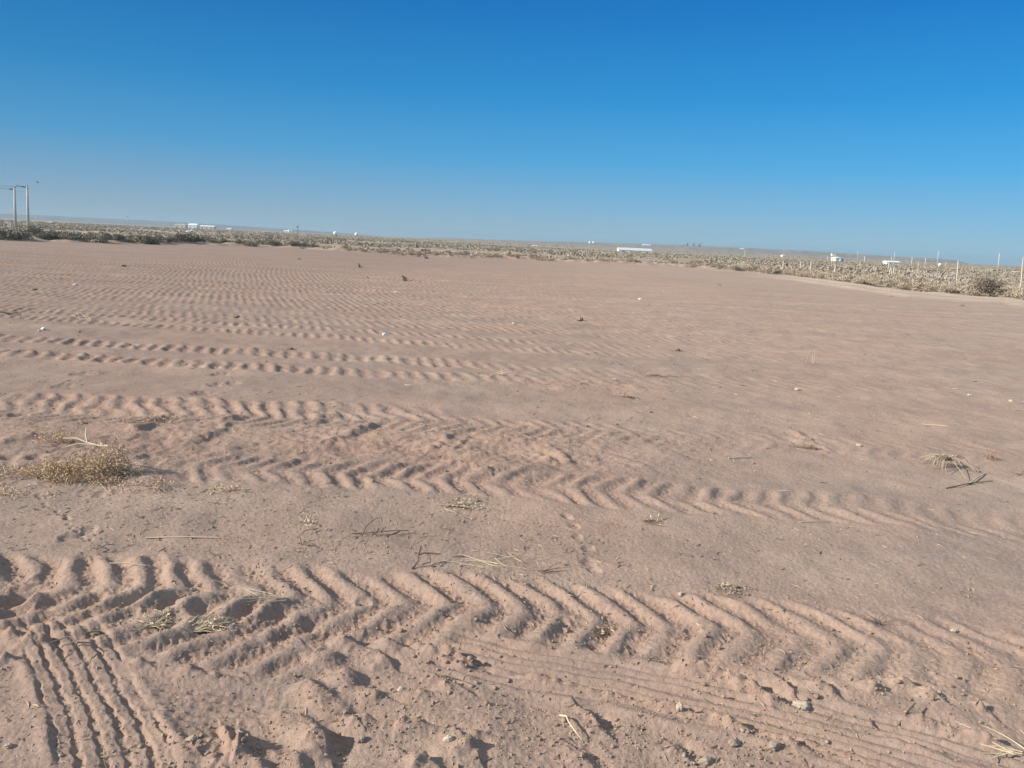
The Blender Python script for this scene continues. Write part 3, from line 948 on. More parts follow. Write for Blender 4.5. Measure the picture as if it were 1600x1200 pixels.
def round_tank(px, yt, yb, w_px, Y, label, group=None):
    a = atY(px, yb, Y)
    g0 = Hz(a.x, Y)
    rad_ = w_px * Y / FPX / 2
    h = atY(px, yt, Y).z - g0
    root = empty('water_tank', (a.x, Y, g0))
    tag(root, label, 'tank', group)
    body = max(h - 2.0 * rad_, .2)
    m = MB()
    pts = [(0, 0, body + rad_ * (1 - math.cos(math.pi * i / 10))) for i in range(11)]
    m.tube(pts, [max(.02, rad_ * math.sin(math.pi * i / 10)) for i in range(11)], 14)
    m.build('shell', M_WHITE, root, True)
    m = MB()
    for k in range(4):
        an = k * math.pi / 2 + .6
        m.tube([(rad_ * .7 * math.cos(an), rad_ * .7 * math.sin(an), -.3), (rad_ * .6 * math.cos(an), rad_ * .6 * math.sin(an), body + rad_ * .5)], rad_ * .08, 5)
    m.build('stand', M_CONC, root)
round_tank(524, 363.4, 366.8, 6, 700, 'white round tank far left, the nearer to the mesa tower')
round_tank(557, 365.6, 368.8, 5.5, 700, 'white round tank left of the field middle, right one of two')
round_tank(921.5, 377.2, 380.6, 3.4, 900, 'left one of the twin white round tanks on the skyline')
round_tank(927.2, 377.2, 380.6, 3.4, 900, 'right one of the twin white round tanks on the skyline')
round_tank(1468, 411.2, 416.5, 4.6, 210, 'white round water tank among the right fence posts')
def mast(px_b, yb, px_t, yt, Y, rad_, label, arm=None, name='far_pole', cat='pole', material=None, group=None):
    b = atY(px_b, yb, Y)
    tp = atY(px_t, yt, Y)
    g0 = Hz(b.x, Y)
    root = empty(name, (b.x, Y, g0))
    tag(root, label, cat, group)
    m = MB()
    H_ = tp.z - g0
    dx = tp.x - b.x
    m.tube([(0, 0, -.3), (dx * .5, 0, H_ * .5), (dx, 0, H_)], [rad_, rad_ * .9, rad_ * .75], 6)
    m.build('shaft', material or M_CONC, root, True)
    if arm:
        m = MB()
        m.box(dx - arm, dx + arm, -rad_ * 1.8, -rad_ * .95, H_ - arm * .6, H_ - arm * .6 + rad_ * 1.6)
        for s_ in (-.9, -.3, .3, .9):
            m.tube([(dx + arm * s_, -rad_ * 1.4, H_ - arm * .6), (dx + arm * s_, -rad_ * 1.4, H_ - arm * .6 + rad_ * 3.4)], rad_ * .5, 5)
        m.build('crossarm', M_WIRE, root)
    return root
PG = 'far slender poles on the plain'
mast(295, 352, 294.3, 345.6, 920, .45, 'thin mast behind the bright white shed', None, 'mast', 'mast')
mast(465.5, 364, 465.3, 354.6, 900, .5, 'small dark tower on the plain left of the twin white tanks', .9, 'tower', 'tower', M_BARK)
mast(452, 362.4, 451.8, 358.6, 900, .9, 'short pale silo beside the low white building', None, 'silo', 'silo', M_WHITE)
mast(456.5, 362.6, 456.3, 359.0, 900, .8, 'short grey silo left of the small dark tower', None, 'silo', 'silo', M_CONC)
mast(56, 346, 55.6, 337.6, 380, .16, 'slim pale pole in the scrub just right of the line poles', None, group=PG)
mast(200, 353, 199.5, 338, 420, .12, 'slim faint pole standing left of the cream building', .4, group=PG)
mast(248, 353, 247.7, 347, 600, .18, 'short slim pole nearest to the cream building', None, group=PG)
mast(597.5, 385, 597.3, 375.8, 110, .085, 'lone pale post standing in scrub beyond the middle bank', None, 'post', 'post', M_PALEWOOD)
mast(807, 387, 806.6, 372.5, 320, .10, 'slim pole in the scrub left of the round tanks', None, group=PG)
mast(780.5, 385, 780.2, 373.4, 330, .10, 'slim pole in the scrub above the bank gap', None, group=PG)
mast(1341, 405, 1340.5, 392.0, 300, .085, 'slim pole on the right, left of the long white roof', None, group=PG)
mast(1396.5, 412, 1398, 394.6, 240, .085, 'dark slim pole rising behind the long white roof', None, group=PG)
mast(1393, 411, 1393.3, 400.6, 240, .085, 'short dark pole next to the long white roof', None, group=PG)
mast(1464.5, 414, 1466.5, 392.4, 230, .085, 'slim pole rising beside the white round water tank', None, group=PG)
mast(1559, 425, 1561.8, 396, 170, .085, 'tall slim pole near the right edge with pale foot', None, group=PG)
mast(1425, 409, 1425.5, 402, 260, .12, 'thin pole between the white roof and water tank', None, group=PG)
mast(1446, 412, 1446.4, 403.5, 260, .12, 'thin pole just left of the water tank pole', None, group=PG)
mast(1293, 411, 1293, 400, 300, .11, 'thin pole just left of the raised tank', None, group=PG)
mast(1352, 408, 1350.8, 400.6, 260, .14, 'leaning pale pole left of the long white roof', None, group=PG)
mast(1164, 399, 1164, 392, 330, .12, 'thin pole in the scrub below the ridge', None, group=PG)
# raised square tank on a single leg
b_ = atY(1299.5, 413.5, 230)
g0 = Hz(b_.x, 230)
root = empty('raised_tank', (b_.x, 230, g0))
tag(root, 'white square tank raised on a single leg beyond the fence', 'raised tank')
tz_ = atY(1300.5, 396.4, 230).z - g0
m = MB()
m.tube([(0, 0, -.3), (.1, 0, tz_ - .6)], .13, 8)
m.build('leg', M_CONC, root)
m = MB()
m.box(-.4, .6, -.4, .4, tz_ - .62, tz_)
m.box(-.47, .67, -.47, .47, tz_ - .06, tz_ + .04)
m.build('tank', M_WHITE, root)

# ------------------------------------------------------------------ cypresses on the ridge
def cypress(px, yb, yt, w_px, Y, label, broad=False):
    b = on_hill(px, yb)
    Y = b.y
    top = atY(px, yt, Y).z
    z0 = b.z - .6
    root = empty('cypress_tree', (b.x, Y, z0))
    tag(root, label, 'tree', None)
    h = top - z0
    wd = w_px * Y / FPX
    rng = np.random.RandomState(int(px))
    m = MB()
    m.tube([(0, 0, -3), (0, 0, h * .5), (.1, 0, h * .85)], [.3, .2, .06], 6)
    m.build('trunk', M_BARK, root)
    n = 900
    q = rng.uniform(0, 1, n)
    pr = (np.sin(np.pi * np.clip(q * .8 + .2, 0, 1)) if not broad else np.where(q < .35, 1.0, (1 - q) / .65 * .7))
    an = rng.uniform(0, 6.28, n)
    rr_ = wd * .5 * pr * rng.uniform(.55, 1.1, n)
    C = np.stack([rr_ * np.cos(an), rr_ * np.sin(an), h * (.06 + .94 * q)], 1)
    m = MB()
    m.leaves(C, h * .13, h * .05, rng, 0, 1.2)
    m.build('crown', M_CONIFER, root)
cypress(1074, 384.6, 379.8, 1.5, 1900, 'slim dark cypress on the skyline, leftmost of three')
cypress(1084, 384.9, 380.2, 1.6, 1900, 'slim dark cypress on the skyline, middle of three')
cypress(1093, 385.8, 381.0, 4.0, 1900, 'broader dark conifer on the skyline, rightmost of three', True)
bm = atY(58.5, 285, 120)
m = MB()
m.tube([(-.34, 0, -.02), (-.15, 0, .03), (.05, 0, .03), (.22, 0, .0), (.4, 0, -.01)], [.01, .08, .10, .06, .02], 8)
bird = m.build('body', M_BIRD)
root = empty('bird', tuple(bm))
tag(root, 'small dark bird flying right of the line poles', 'bird')
bird.parent = root
root.scale = (.55, .55, .55)
for s_ in (-1, 1):
    m = MB()
    m.add([(.1, 0, .05), (-.12, 0, .05), (-.05, s_ * .35, .18), (.1, s_ * .33, .18), (-.1, s_ * .72, .06), (0, s_ * .70, .06),
           (.1, 0, .07), (-.12, 0, .07), (-.05, s_ * .35, .20), (.1, s_ * .33, .20), (-.1, s_ * .72, .075), (0, s_ * .70, .075)],
          [(0, 1, 2, 3), (3, 2, 4, 5), (6, 9, 8, 7), (9, 11, 10, 8), (0, 3, 9, 6), (3, 5, 11, 9), (1, 7, 8, 2), (2, 8, 10, 4), (4, 10, 11, 5)])
    m.build('wing', M_BIRD, root)

# ------------------------------------------------------------------ fence posts beyond the right edge
def fence_post(pt, pb, label, rad_=.055, group='weathered fence posts beyond the right edge'):
    bx_, by_ = gp(*pb)
    g0 = Hz(bx_, by_)
    tp = atY(pt[0], pt[1], by_)
    root = MB()
    dx = tp.x - bx_
    h = tp.z - g0
    rj = random.Random(int(pb[0] * 7))
    root.tube([(0, 0, -.25), (dx * .33, rj.uniform(-.02, .02), h * .33), (dx * .7 + rj.uniform(-.015, .015), 0, h * .7), (dx, 0, h)],
              [rad_ * 1.1, rad_ * 1.02, rad_ * .95, rad_ * .82], 7)
    o = root.build('fence_post', M_PALEWOOD)
    o.location = (bx_, by_, g0)
    tag(o, label, 'fence post', group)
for pt, pb, lb, rd in [
    ((1224.5, 408), (1223, 422), 'pale leaning fence post, leftmost of the right fence', .07), ((1237.5, 415), (1236.5, 423), 'short thin stake between two leaning fence posts', .04),
    ((1251.5, 409), (1250.5, 423), 'slim fence post, third from the left of the fence', .06), ((1268, 408.5), (1266, 427), 'grey wider fence post left of the raised tank', .075),
    ((1299.5, 408), (1299.5, 420), 'thin stake directly under the raised tank', .04),
    ((1305.5, 415.5), (1303, 430), 'pale leaning fence post just right of the raised tank', .065), ((1344.5, 408), (1343.5, 422), 'thin grey post midway to the triple posts', .045),
    ((1389.7, 408.5), (1387.5, 423), 'upright pale post just behind the triple brace posts', .06), ((1391.5, 419), (1389.5, 432), 'left leaning brace of the triple posts', .055),
    ((1392.2, 416), (1395, 433.5), 'middle post of the triple posts, leaning left', .06), ((1397.8, 416), (1394.8, 433), 'right post of the triple posts, leaning right', .055),
    ((1435.5, 408.5), (1434.5, 426), 'pale post left of the water tank', .05), ((1478.5, 409), (1476.5, 420), 'short post right of the water tank', .06),
    ((1497.3, 407.5), (1494.6, 440), 'tall slim pale post in front of the ridge end', .055), ((1520, 416), (1519, 424), 'short pale post left of the sandy banks', .06),
    ((1599, 402), (1594.5, 452), 'tall pale post at the right edge of the photo', .036)]:
    fence_post(pt, pb, lb, rd)

# ------------------------------------------------------------------ rubble beyond the right edge
def blob(seed, sub=2, sq=(1, 1, .6), rough_=.35):
    import bmesh
    bm_ = bmesh.new()
    bmesh.ops.create_icosphere(bm_, subdivisions=sub, radius=1)
    v = np.array([q.co[:] for q in bm_.verts], np.float32)
    f = [tuple(q.index for q in p.verts) for p in bm_.faces]
    bm_.free()
    rng = np.random.RandomState(seed)
    for _ in range(5):
        d = rng.normal(size=3)
        d /= np.linalg.norm(d)
        c = rng.uniform(.62, .9)
        e = v @ d
        v = v - np.maximum(e - c, 0)[:, None] * d * .9
    v *= 1 + rough_ * .35 * pn(v[:, 0] * 2.2 + seed, v[:, 1] * 2.2 + v[:, 2] * 1.7, seed)[:, None]
    return v * np.array(sq), f
def blob_obj(name, seed, sub, sq, material, smooth=False, rough_=.35):
    m = MB()
    v, f = blob(seed, sub, sq, rough_)
    m.add(v, f)
    return m.build(name, material, None, smooth)
rub = [blob_obj('rubble_block', s, 1, (1, .8, .7), M_RUBBLE) for s in (41, 42, 43)]
first = set()
pts = []
for i in range(190):
    px = rb.uniform(1404, 1502)
    py = 420 + (px - 1404) * .03 + rb.uniform(3, 17)
    pts.append(gp(px, py))
zz = Hs(pts)
for (x, y), z in zip(pts, zz):
    s_ = rb.choice(rub)
    if s_.name in first:
        o = s_.copy()
        COL.objects.link(o)
    else:
        o = s_
        first.add(s_.name)
    k = rb.uniform(.07, .17)
    place(o, x, y, z + k * .3 + rb.random() * .15, rb.uniform(0, 6.28), (k * rb.uniform(.8, 1.5), k, k * rb.uniform(.8, 1.3)), (rb.uniform(-.4, .4), rb.uniform(-.4, .4)))
    tag(o, 'pale broken block in the rubble heap behind the tan grass', 'rubble', 'rubble blocks behind the right grass')
def slab(name, px, py, size, material, label, cat, tilt=(.1, .1), rz=0):
    x, y = gp(px, py)
    m = MB()
    v, f = blob(int(px), 2, (1, 1, 1), .2)
    m.add(v * np.array(size), f)
    o = m.build(name, material)
    place(o, x, y, Hz(x, y) + size[2] * .6, rz, 1, tilt)
    return tag(o, label, cat)
slab('concrete_slab', 1440, 437.5, (.40, .3, .07), M_WHITE, 'flat white slab lying in front of the rubble heap', 'slab')
for px, py, s_, lb in ((1530, 424, 1.3, 'pale sand mound left of the slim right pole'), (1552, 423, 1.1, 'pale sand mound at the foot of the slim right pole'), (1590, 426, .9, 'pale sand mound at the right edge')):
    slab('sand_mound', px, py, (s_ * 1.5, .8, .22), mat('pale_sand', var_nodes((.44, .36, .28), (.50, .42, .33), None, 4, False)), lb, 'sand mound', (0, 0))
# pale junk in the scrub at the left
x, y = gp(295, 371)
m = MB()
pt_ = [(-.45, 0, .55), (-.1, 0, .7), (.1, 0, .55), (.1, 0, .15)]
m.tube(pt_, [.05, .10, .10, .07], 7)
m.tube([(.15, .1, .62), (.35, .1, .8), (.75, .1, .66)], [.06, .11, .05], 7)
o = m.build('plastic_scrap', M_WHITE, None, True)
o.location = (x, y, Hz(x, y) + .25)
tag(o, 'curled white plastic scrap caught on the left bushes', 'plastic scrap')
for px, lb in ((13, 'small white marker block left of the shorter line pole'), (16.3, 'slim white marker block next to the shorter line pole')):
    p = atY(px, 351, 110)
    m = MB()
    m.box(-.07, .07, -.07, .07, -.3, atY(px, 346, 110).z - Hz(p.x, 110))
    m.box(-.1, .1, -.1, .1, -.3, .3)
    o = m.build('marker_block', M_CONC)
    o.location = (p.x, 110, Hz(p.x, 110))
    tag(o, lb, 'marker')

# ------------------------------------------------------------------ plants and sticks lying on the soil
def curve(p0, d, ln, n, rng, droop=0.0, wob=.25):
    p = np.array(p0, float)
    d = np.array(d, float)
    d /= np.linalg.norm(d)
    P = [tuple(p)]
    for i in range(n):
        d = d + rng.normal(size=3) * wob / n ** .5 * .5 + np.array((0, 0, -droop / n))
        d /= np.linalg.norm(d)
        p = p + d * ln / n
        if p[2] < .004:
            p[2] = .004
            d[2] = abs(d[2]) * .2
        P.append(tuple(p))
    return P
def at_px(px, py):
    x, y = gp(px, py)
    return (x, y, Hz(x, y))
# the big dried weed at the left
root = empty('dried_weed', at_px(133, 742), 0)
tag(root, 'largest dried weed, a straw coloured heap with bare branches, left foreground', 'dried weed')
rng = np.random.RandomState(5)
mf, ms = MB(), MB()
for c, wx, wy, h, n in (((.0, .0, 0), .22, .12, .115, 2600), ((.14, .05, 0), .14, .10, .19, 2200), ((-.16, -.03, 0), .16, .10, .09, 1500), ((.03, -.10, 0), .20, .07, .07, 1000)):
    nn = n
    d = rng.normal(size=(nn, 3))
    d /= np.linalg.norm(d, axis=1, keepdims=True)
    d[:, 2] = np.abs(d[:, 2])
    q = rng.uniform(.2, 1, nn) ** .5
    lump = 1 + .75 * pn(d[:, 0] * 3 + c[0] * 9, d[:, 1] * 3 + d[:, 2] * 2, 600)
    C = np.array(c) + d * (q * lump)[:, None] * (wx, wy, h)
    mf.leaves(C, .018, .0065, rng, 0, .3)
for i in range(34):      # loose sprays at its fringe
    a = rng.uniform(0, 6.28)
    e = rng.uniform(.75, 1.35)
    C = np.array((.27 * e * math.cos(a), .15 * e * math.sin(a), .012)) + rng.normal(size=(46, 3)) * (.035, .025, .014)
    C[:, 2] = np.abs(C[:, 2])
    mf.leaves(C, .017, .006, rng, 0, .3)
for i in range(110):
    a = rng.uniform(0, 6.28)
    st = (rng.normal() * .13, rng.normal() * .06, .01)
    ms.tube(curve(st, (math.cos(a), math.sin(a), rng.uniform(.1, 1.1)), rng.uniform(.10, .26), 5, rng, .8), [.0022, .002, .0018, .0015, .0012, .0008], 4)
mf.build('foliage', M_TUMBLE, root)
ms.build('stem', M_STRAW, root)
mb_ = MB()
mb_.tube([(.10, .10, .17), (.02, .13, .16), (-.06, .15, .17), (-.14, .17, .19), (-.24, .19, .18)], [.0075, .006, .005, .0045, .003], 6)
mb_.tube([(-.06, .15, .17), (-.09, .19, .21), (-.11, .24, .25)], [.006, .005, .003], 6)
mb_.tube([(.10, .10, .17), (.22, .12, .13), (.32, .10, .06)], [.006, .004, .002], 6)
mb_.tube([(.02, .13, .16), (-.1, .12, .17), (-.2, .10, .14)], [.005, .004, .002], 5)
mb_.build('branch', M_STRAW, root)

def weed(name, px, py, label, n, ln, material, seed, spread=.03, lift=(.1, 1.0), droop=.8, rad_=.0022, leaf=0, leafm=None, flat=1.0, dirx=None, cat='dry plant', group=None):
    rng = np.random.RandomState(seed)
    root = empty(name, at_px(px, py))
    tag(root, label, cat, group)
    m = MB()
    tips = []
    for i in range(n):
        a = rng.uniform(0, 6.28)
        d = np.array((math.cos(a), math.sin(a) * flat, rng.uniform(*lift)))
        if dirx is not None:
            d = np.array(dirx) + rng.normal(size=3) * (.35, .35, .18)
        P = curve((rng.normal() * spread, rng.normal() * spread * .6, .006), d, ln * rng.uniform(.5, 1.1), 7, rng, droop)
        m.tube(P, [rad_ * (1 - .1 * k) for k in range(8)], 5)
        tips += P[2:]
    m.build('stem', material, root)
    if leaf:
        T_ = np.array(tips)
        C = T_[rng.randint(0, len(T_), leaf)] + rng.normal(size=(leaf, 3)) * .012
        C[:, 2] = np.maximum(C[:, 2], .002)
        m = MB()
        m.leaves(C, .020, .006, rng, 0, .2)
        m.build('foliage', leafm or material, root)
    return root
weed('dried_weed', 92, 690, 'small upright dried weed behind the largest weed', 16, .16, M_TUMBLE, 61, .05, (.5, 1.6), .4, .002, 500, M_TUMBLE)
weed('dried_weed', 235, 765, 'thin dried weed with crumbled leaves right of the largest weed', 14, .16, M_TUMBLE, 62, .05, (.1, .5), .5, .0018, 260, M_TUMBLE)
weed('dried_weed', 235, 665, 'flattened dark weed on the churned soil', 12, .22, M_BARK, 63, .06, (.05, .35), .3, .0022, 160, M_TUMBLE)
weed('dried_weed', 350, 768, 'tiny broken dried weed left of the middle', 8, .12, M_TUMBLE, 64, .03, (.05, .3), .3, .0018, 110, M_TUMBLE)
weed('dried_weed', 18, 740, 'straggling dried weed at the left edge beside the largest weed', 18, .2, M_TUMBLE, 65, .08, (.1, .6), .5, .0018, 700, M_TUMBLE)
weed('dried_weed', 40, 768, 'low crumbled weed at the left edge below the largest weed', 10, .18, M_TUMBLE, 66, .08, (.05, .3), .4, .0018, 200, M_TUMBLE)
# the arched sheaf of bare stems at the right
root = empty('bare_weed', at_px(1478, 728))
tag(root, 'arched sheaf of bare curved stems casting shadow, right middle ground', 'dry plant')
rng = np.random.RandomState(9)
m = MB()
for i in range(46):
    sgn = -1 if i % 5 < 3 else 1
    x1 = sgn * rng.uniform(.05, .19) - .02
    yq = rng.normal() * .05
    hz0 = rng.uniform(.045, .085)
    P = [(.02 + rng.normal() * .015, .02, .05 + rng.normal() * .01), (.02 + x1 * .35, yq * .5, hz0 + .015), (.02 + x1 * .75, yq * 1.2, hz0 * .85), (.02 + x1, yq * 1.7 - .03, .012)]
    m.tube(P, [.0032, .003, .0025, .0015], 5)
m.tube([(.03, .02, .05), (.035, .02, .11), (.03, .025, .17)], [.003, .0025, .0015], 5)
m.build('stem', mat('dull_stem', var_nodes((.28, .22, .165), (.42, .34, .26))), root)
for lb, a, b, rd, m_ in (
    ('pale straight stick resting beside the arched sheaf of stems', (1512, 758), (1540, 739), .005, M_PALEWOOD),
    ('long thin dark stick lying below the arched sheaf of stems', (1478, 764), (1551, 751), .004, M_DARKTWIG),
    ('long pale stem lying on smooth sand left of the middle', (228, 838), (342, 838), .004, M_STRAW),
    ('thin dark stick standing at an angle, right foreground', (1403, 1134), (1428, 1111), .004, M_DARKTWIG),
    ('short dark stick, lower right foreground', (1359, 1125), (1364, 1139), .004, M_DARKTWIG),
    ('pale straw stick on far sand at right', (1440, 661), (1480, 667), .004, M_STRAW),
    ('pale straight stick on the upper middle sand', (1138, 717), (1176, 716), .005, M_PALEWOOD),
    ('thin straw across the lower left wheel mark', (172, 887), (228, 890), .0025, M_STRAW),
    ('straw pair lying under the second wheel mark at right', (1250, 818), (1297, 815), .003, M_STRAW)):
    pa, pb = at_px(*a), at_px(*b)
    m = MB()
    up = .028 if 'angle' in lb else .006
    m.tube([(0, 0, .004), ((pb[0] - pa[0]) * .5, (pb[1] - pa[1]) * .5 + .004, max(.008, (pb[2] - pa[2]) * .5 + up * .7)),
            (pb[0] - pa[0], pb[1] - pa[1], pb[2] - pa[2] + up)], [rd, rd * .95, rd * .7], 6)
    o = m.build('stick', m_)
    o.location = pa
    tag(o, lb, 'stick')
def twig(px, py, paths, rad_, material, label):
    o_ = at_px(px, py)
    m = MB()
    for P in paths:
        m.tube(P, [.78 * rad_ * (1 - .5 * i / len(P)) for i in range(len(P))], 6)
    o = m.build('twig', material)
    o.location = o_
    return tag(o, label, 'twig')
twig(585, 838, [[(-.06, -.03, .004), (-.045, .0, .05), (.0, .02, .085), (.03, .03, .09), (.035, .03, .06)],
                [(-.12, 0, .005), (-.04, 0, .012), (.03, .005, .02), (.10, .03, .02), (.17, .06, .012)], [(.03, .0, .02), (.06, -.02, .006)],
                [(.02, .02, .03), (.0, -.02, .008)], [(.03, .0, .02), (.05, .05, .03)]], .0042, M_DARKTWIG, 'dark hooked twig on the smooth sand left of centre')
twig(482, 850, [[(-.03, -.02, .004), (-.05, .02, .03), (-.03, .06, .045), (.01, .075, .05), (.03, .05, .03), (.02, .07, .06)],
                [(-.03, -.02, .004), (.01, -.04, .006), (.04, -.03, .004)], [(0, .0, .01), (.05, -.05, .006)]], .003, M_BARK, 'grey looped twig on the sand, left of the hooked twig')
twig(658, 884, [[(-.03, -.04, .006), (-.012, -.02, .03), (-.015, .01, .045), (.01, .03, .05), (.04, .02, .04), (.045, -.005, .02), (.01, -.02, .012)],
                [(-.015, .01, .045), (-.01, .06, .07)], [(.01, .03, .05), (.09, .035, .045)], [(-.03, -.04, .006), (-.04, -.055, .004)]], .006, M_DARKTWIG, 'gnarled dark twig above the near wheel mark')
twig(890, 1140, [[(-.03, .06, .012), (-.01, .04, .024), (-.004, 0, .028), (.018, -.04, .02), (.035, -.055, .006)]], .004, M_STRAW, 'pale bent root lying on rough soil at the bottom')
twig(1372, 972, [[(0, 0, .004), (.03 * math.cos(a), .03 * math.sin(a), .014 + .006 * (k % 3)), (.065 * math.cos(a), .05 * math.sin(a), .02 + .02 * (k % 2))] for k, a in enumerate(np.linspace(0, 6, 13))],
     .0018, M_DARKTWIG, 'small dark star shaped sprig on the near wheel mark at right')
twig(150, 862, [[(-.012, .06, .006), (-.004, .03, .02), (.0, 0, .012)], [(0, 0, .012), (.04, .03, .03), (.07, .045, .02)]], .0035, M_BARK, 'forked twig at the top of the near left wheel mark')
twig(325, 868, [[(-.03, .03, .01), (.01, .0, .02), (.05, -.03, .008)], [(0, .01, .015), (.0, .04, .03)]], .003, M_BARK, 'small crossed twig between lugs of the left wheel mark')
twig(105, 1028, [[(-.06, .06, .03), (-.02, .05, .05), (.03, .02, .045), (.035, -.03, .03), (.01, -.06, .015)], [(-.09, .05, .02), (-.06, .06, .03)], [(.03, .02, .045), (.07, .03, .04)]],
     .004, M_DARKTWIG, 'dark crooked twig lying over the car tread marks')
twig(555, 985, [[(0, 0, 0), (.002, .0, .05), (-.004, .002, .085)], [(0, 0, .03), (.02, 0, .06)], [(-.05, .01, .006), (-.02, .01, .012), (.03, -.005, .008)]], .002, M_DARKTWIG, 'small upright dark sprig between the two near wheel marks')
twig(700, 1066, [[(-.05, .03, .012), (0, 0, .02), (.07, -.025, .01)], [(0, 0, .02), (.02, .03, .03)]], .0025, M_BARK, 'thin grey twig at the head of the ribbed track')
# straw tufts
weed('straw_tuft', 246, 976, 'bleached straw tuft with an upright blade, in the near left wheel mark', 24, .085, M_STRAW, 71, .018, (.05, .8), .5, .0032, 50, M_STRAW, 1, None, 'straw tuft')
weed('straw_tuft', 310, 982, 'long bleached straw bundle lying right of the upright straw tuft', 40, .115, M_STRAW, 72, .022, (.02, .3), .3, .0034, 120, M_STRAW, 1, (1, .32, .16), 'straw tuft')
weed('straw_tuft', 160, 992, 'curled dry root tuft left of the bleached straw tufts', 9, .07, M_BARK, 73, .03, (.1, .9), 1.2, .0035, 0, None, 1, None, 'straw tuft')
weed('straw_tuft', 430, 945, 'thin spread straws across the near wheel mark', 7, .17, M_STRAW, 74, .04, (.02, .2), .3, .0016, 0, None, 1, (-1, -.15, .1), 'straw tuft')
weed('straw_tuft', 700, 791, 'pale seed head sprig lying on smooth sand', 16, .17, M_STRAW, 75, .03, (.02, .3), .4, .002, 260, M_STRAW, .5, (1, .08, .06), 'dry sprig')
weed('straw_tuft', 478, 814, 'small pale dry sprig left of the seed head sprig', 8, .10, M_STRAW, 76, .02, (.02, .3), .4, .0018, 70, M_STRAW, .5, None, 'dry sprig')
weed('straw_tuft', 780, 884, 'flattened spread of long thin straws above the near wheel mark', 26, .22, M_STRAW, 77, .08, (.0, .08), .2, .0016, 0, None, .6, None, 'straw spread')
weed('straw_tuft', 850, 897, 'curved thin brown stem right of the flattened straws', 4, .22, M_BARK, 78, .02, (.0, .12), .2, .002, 0, None, 1, (1, .25, .05), 'straw spread')
weed('straw_tuft', 1140, 924, 'frizzy brown tuft beside the near wheel mark right of centre', 20, .06, M_BARK, 79, .04, (.05, .5), .8, .0016, 140, M_BRUSH, 1, None, 'straw tuft')
weed('straw_tuft', 944, 985, 'brown frayed tuft inside the near wheel mark at centre', 24, .08, M_BARK, 80, .025, (.1, .7), 1.0, .002, 90, M_TUMBLE, 1, None, 'straw tuft')
weed('straw_tuft', 1010, 816, 'thin twiggy sprig on the sand right of centre', 7, .13, M_BARK, 81, .02, (.02, .4), .4, .0022, 30, M_STRAW, .6, (1, .3, .1), 'dry sprig')
weed('straw_tuft', 1280, 700, 'grey flattened weed on the churned strip at right', 16, .20, M_BARK, 82, .03, (.02, .25), .4, .0022, 60, M_BARK, 1, (-1, .4, .05), 'dry sprig')
weed('straw_tuft', 1596, 742, 'thin grey weed at the right edge', 10, .16, M_BARK, 83, .03, (.1, .6), .6, .002, 0, None, 1, None, 'dry sprig')
weed('straw_tuft', 1590, 1180, 'sheaf of pale stems at the bottom right corner', 12, .16, M_STRAW, 84, .02, (.05, .25), .3, .0022, 0, None, 1, (-1, .5, .1), 'straw tuft')
weed('straw_tuft', 1548, 716, 'reddish brown patch of crumbled weed near the right edge', 10, .08, M_REDCLOD, 85, .03, (.02, .3), .4, .002, 120, M_REDCLOD, 1, None, 'dry sprig')
weed('straw_tuft', 985, 620, 'small dry weed on the far wheel mark right of centre', 12, .16, M_BARK, 86, .05, (.05, .5), .5, .003, 80, M_TUMBLE, 1, None, 'dry sprig')
weed('straw_tuft', 1030, 586, 'brown broken stalks on the reddish strip right of centre', 9, .34, M_BARK, 87, .06, (.02, .2), .3, .004, 40, M_BARK, .5, None, 'dry sprig')
weed('straw_tuft', 1267, 566, 'two upright pale stalks on the far field at right', 3, .22, M_STRAW, 88, .05, (4, 6), .0, .004, 0, None, 1, None, 'dry sprig')
weed('straw_tuft', 135, 502, 'low grey sprig on the far wheel marks at left', 14, .4, M_STRAW, 89, .12, (.05, .4), .3, .005, 80, M_TUMBLE, 1, None, 'dry sprig')
weed('straw_tuft', 15, 494, 'dark grey crumbled weed at the left edge of the far wheel marks', 14, .4, M_BARK, 90, .12, (.05, .4), .3, .006, 80, M_BARK, 1, None, 'dry sprig')
weed('straw_tuft', 772, 585, 'pale short stalks above the churned strip at centre', 6, .2, M_STRAW, 91, .06, (.1, .7), .3, .004, 0, None, 1, None, 'dry sprig')
# dark stakes standing in the far field
def stake(px, pb, tops, label):
    o_ = at_px(px, pb)
    root = empty('dead_stalk', o_)
    tag(root, label, 'dead stalk')
    m = MB()
    rng = np.random.RandomState(px)
    for (tx, ty, rd) in tops:
        p = atY(tx, ty, o_[1]) - Vector(o_)
        m.tube([(rng.normal() * .03, 0, -.05), (p.x * .4 + rng.normal() * .03, .02, p.z * .5), (p.x, 0, p.z)], [rd, rd * .9, rd * .4], 6)
    m.build('stem', M_DARKTWIG, root)
    C = rng.normal(size=(50, 3)) * (.06, .05, .04) + (.08, 0, .04)
    m = MB()
    m.leaves(C[C[:, 2] > 0], .07, .02, rng, 0, .4)
    m.build('foliage', M_BARK, root)
stake(634, 441, [(628, 430.5, .06), (629.5, 433, .06), (631.5, 435, .04), (637, 439.5, .03)], 'dark dead stalk standing in the far field left of centre, nearer one')
stake(562, 418, [(560, 411, .05), (561, 413.5, .04)], 'dark dead stalk standing in the far field, farther one')

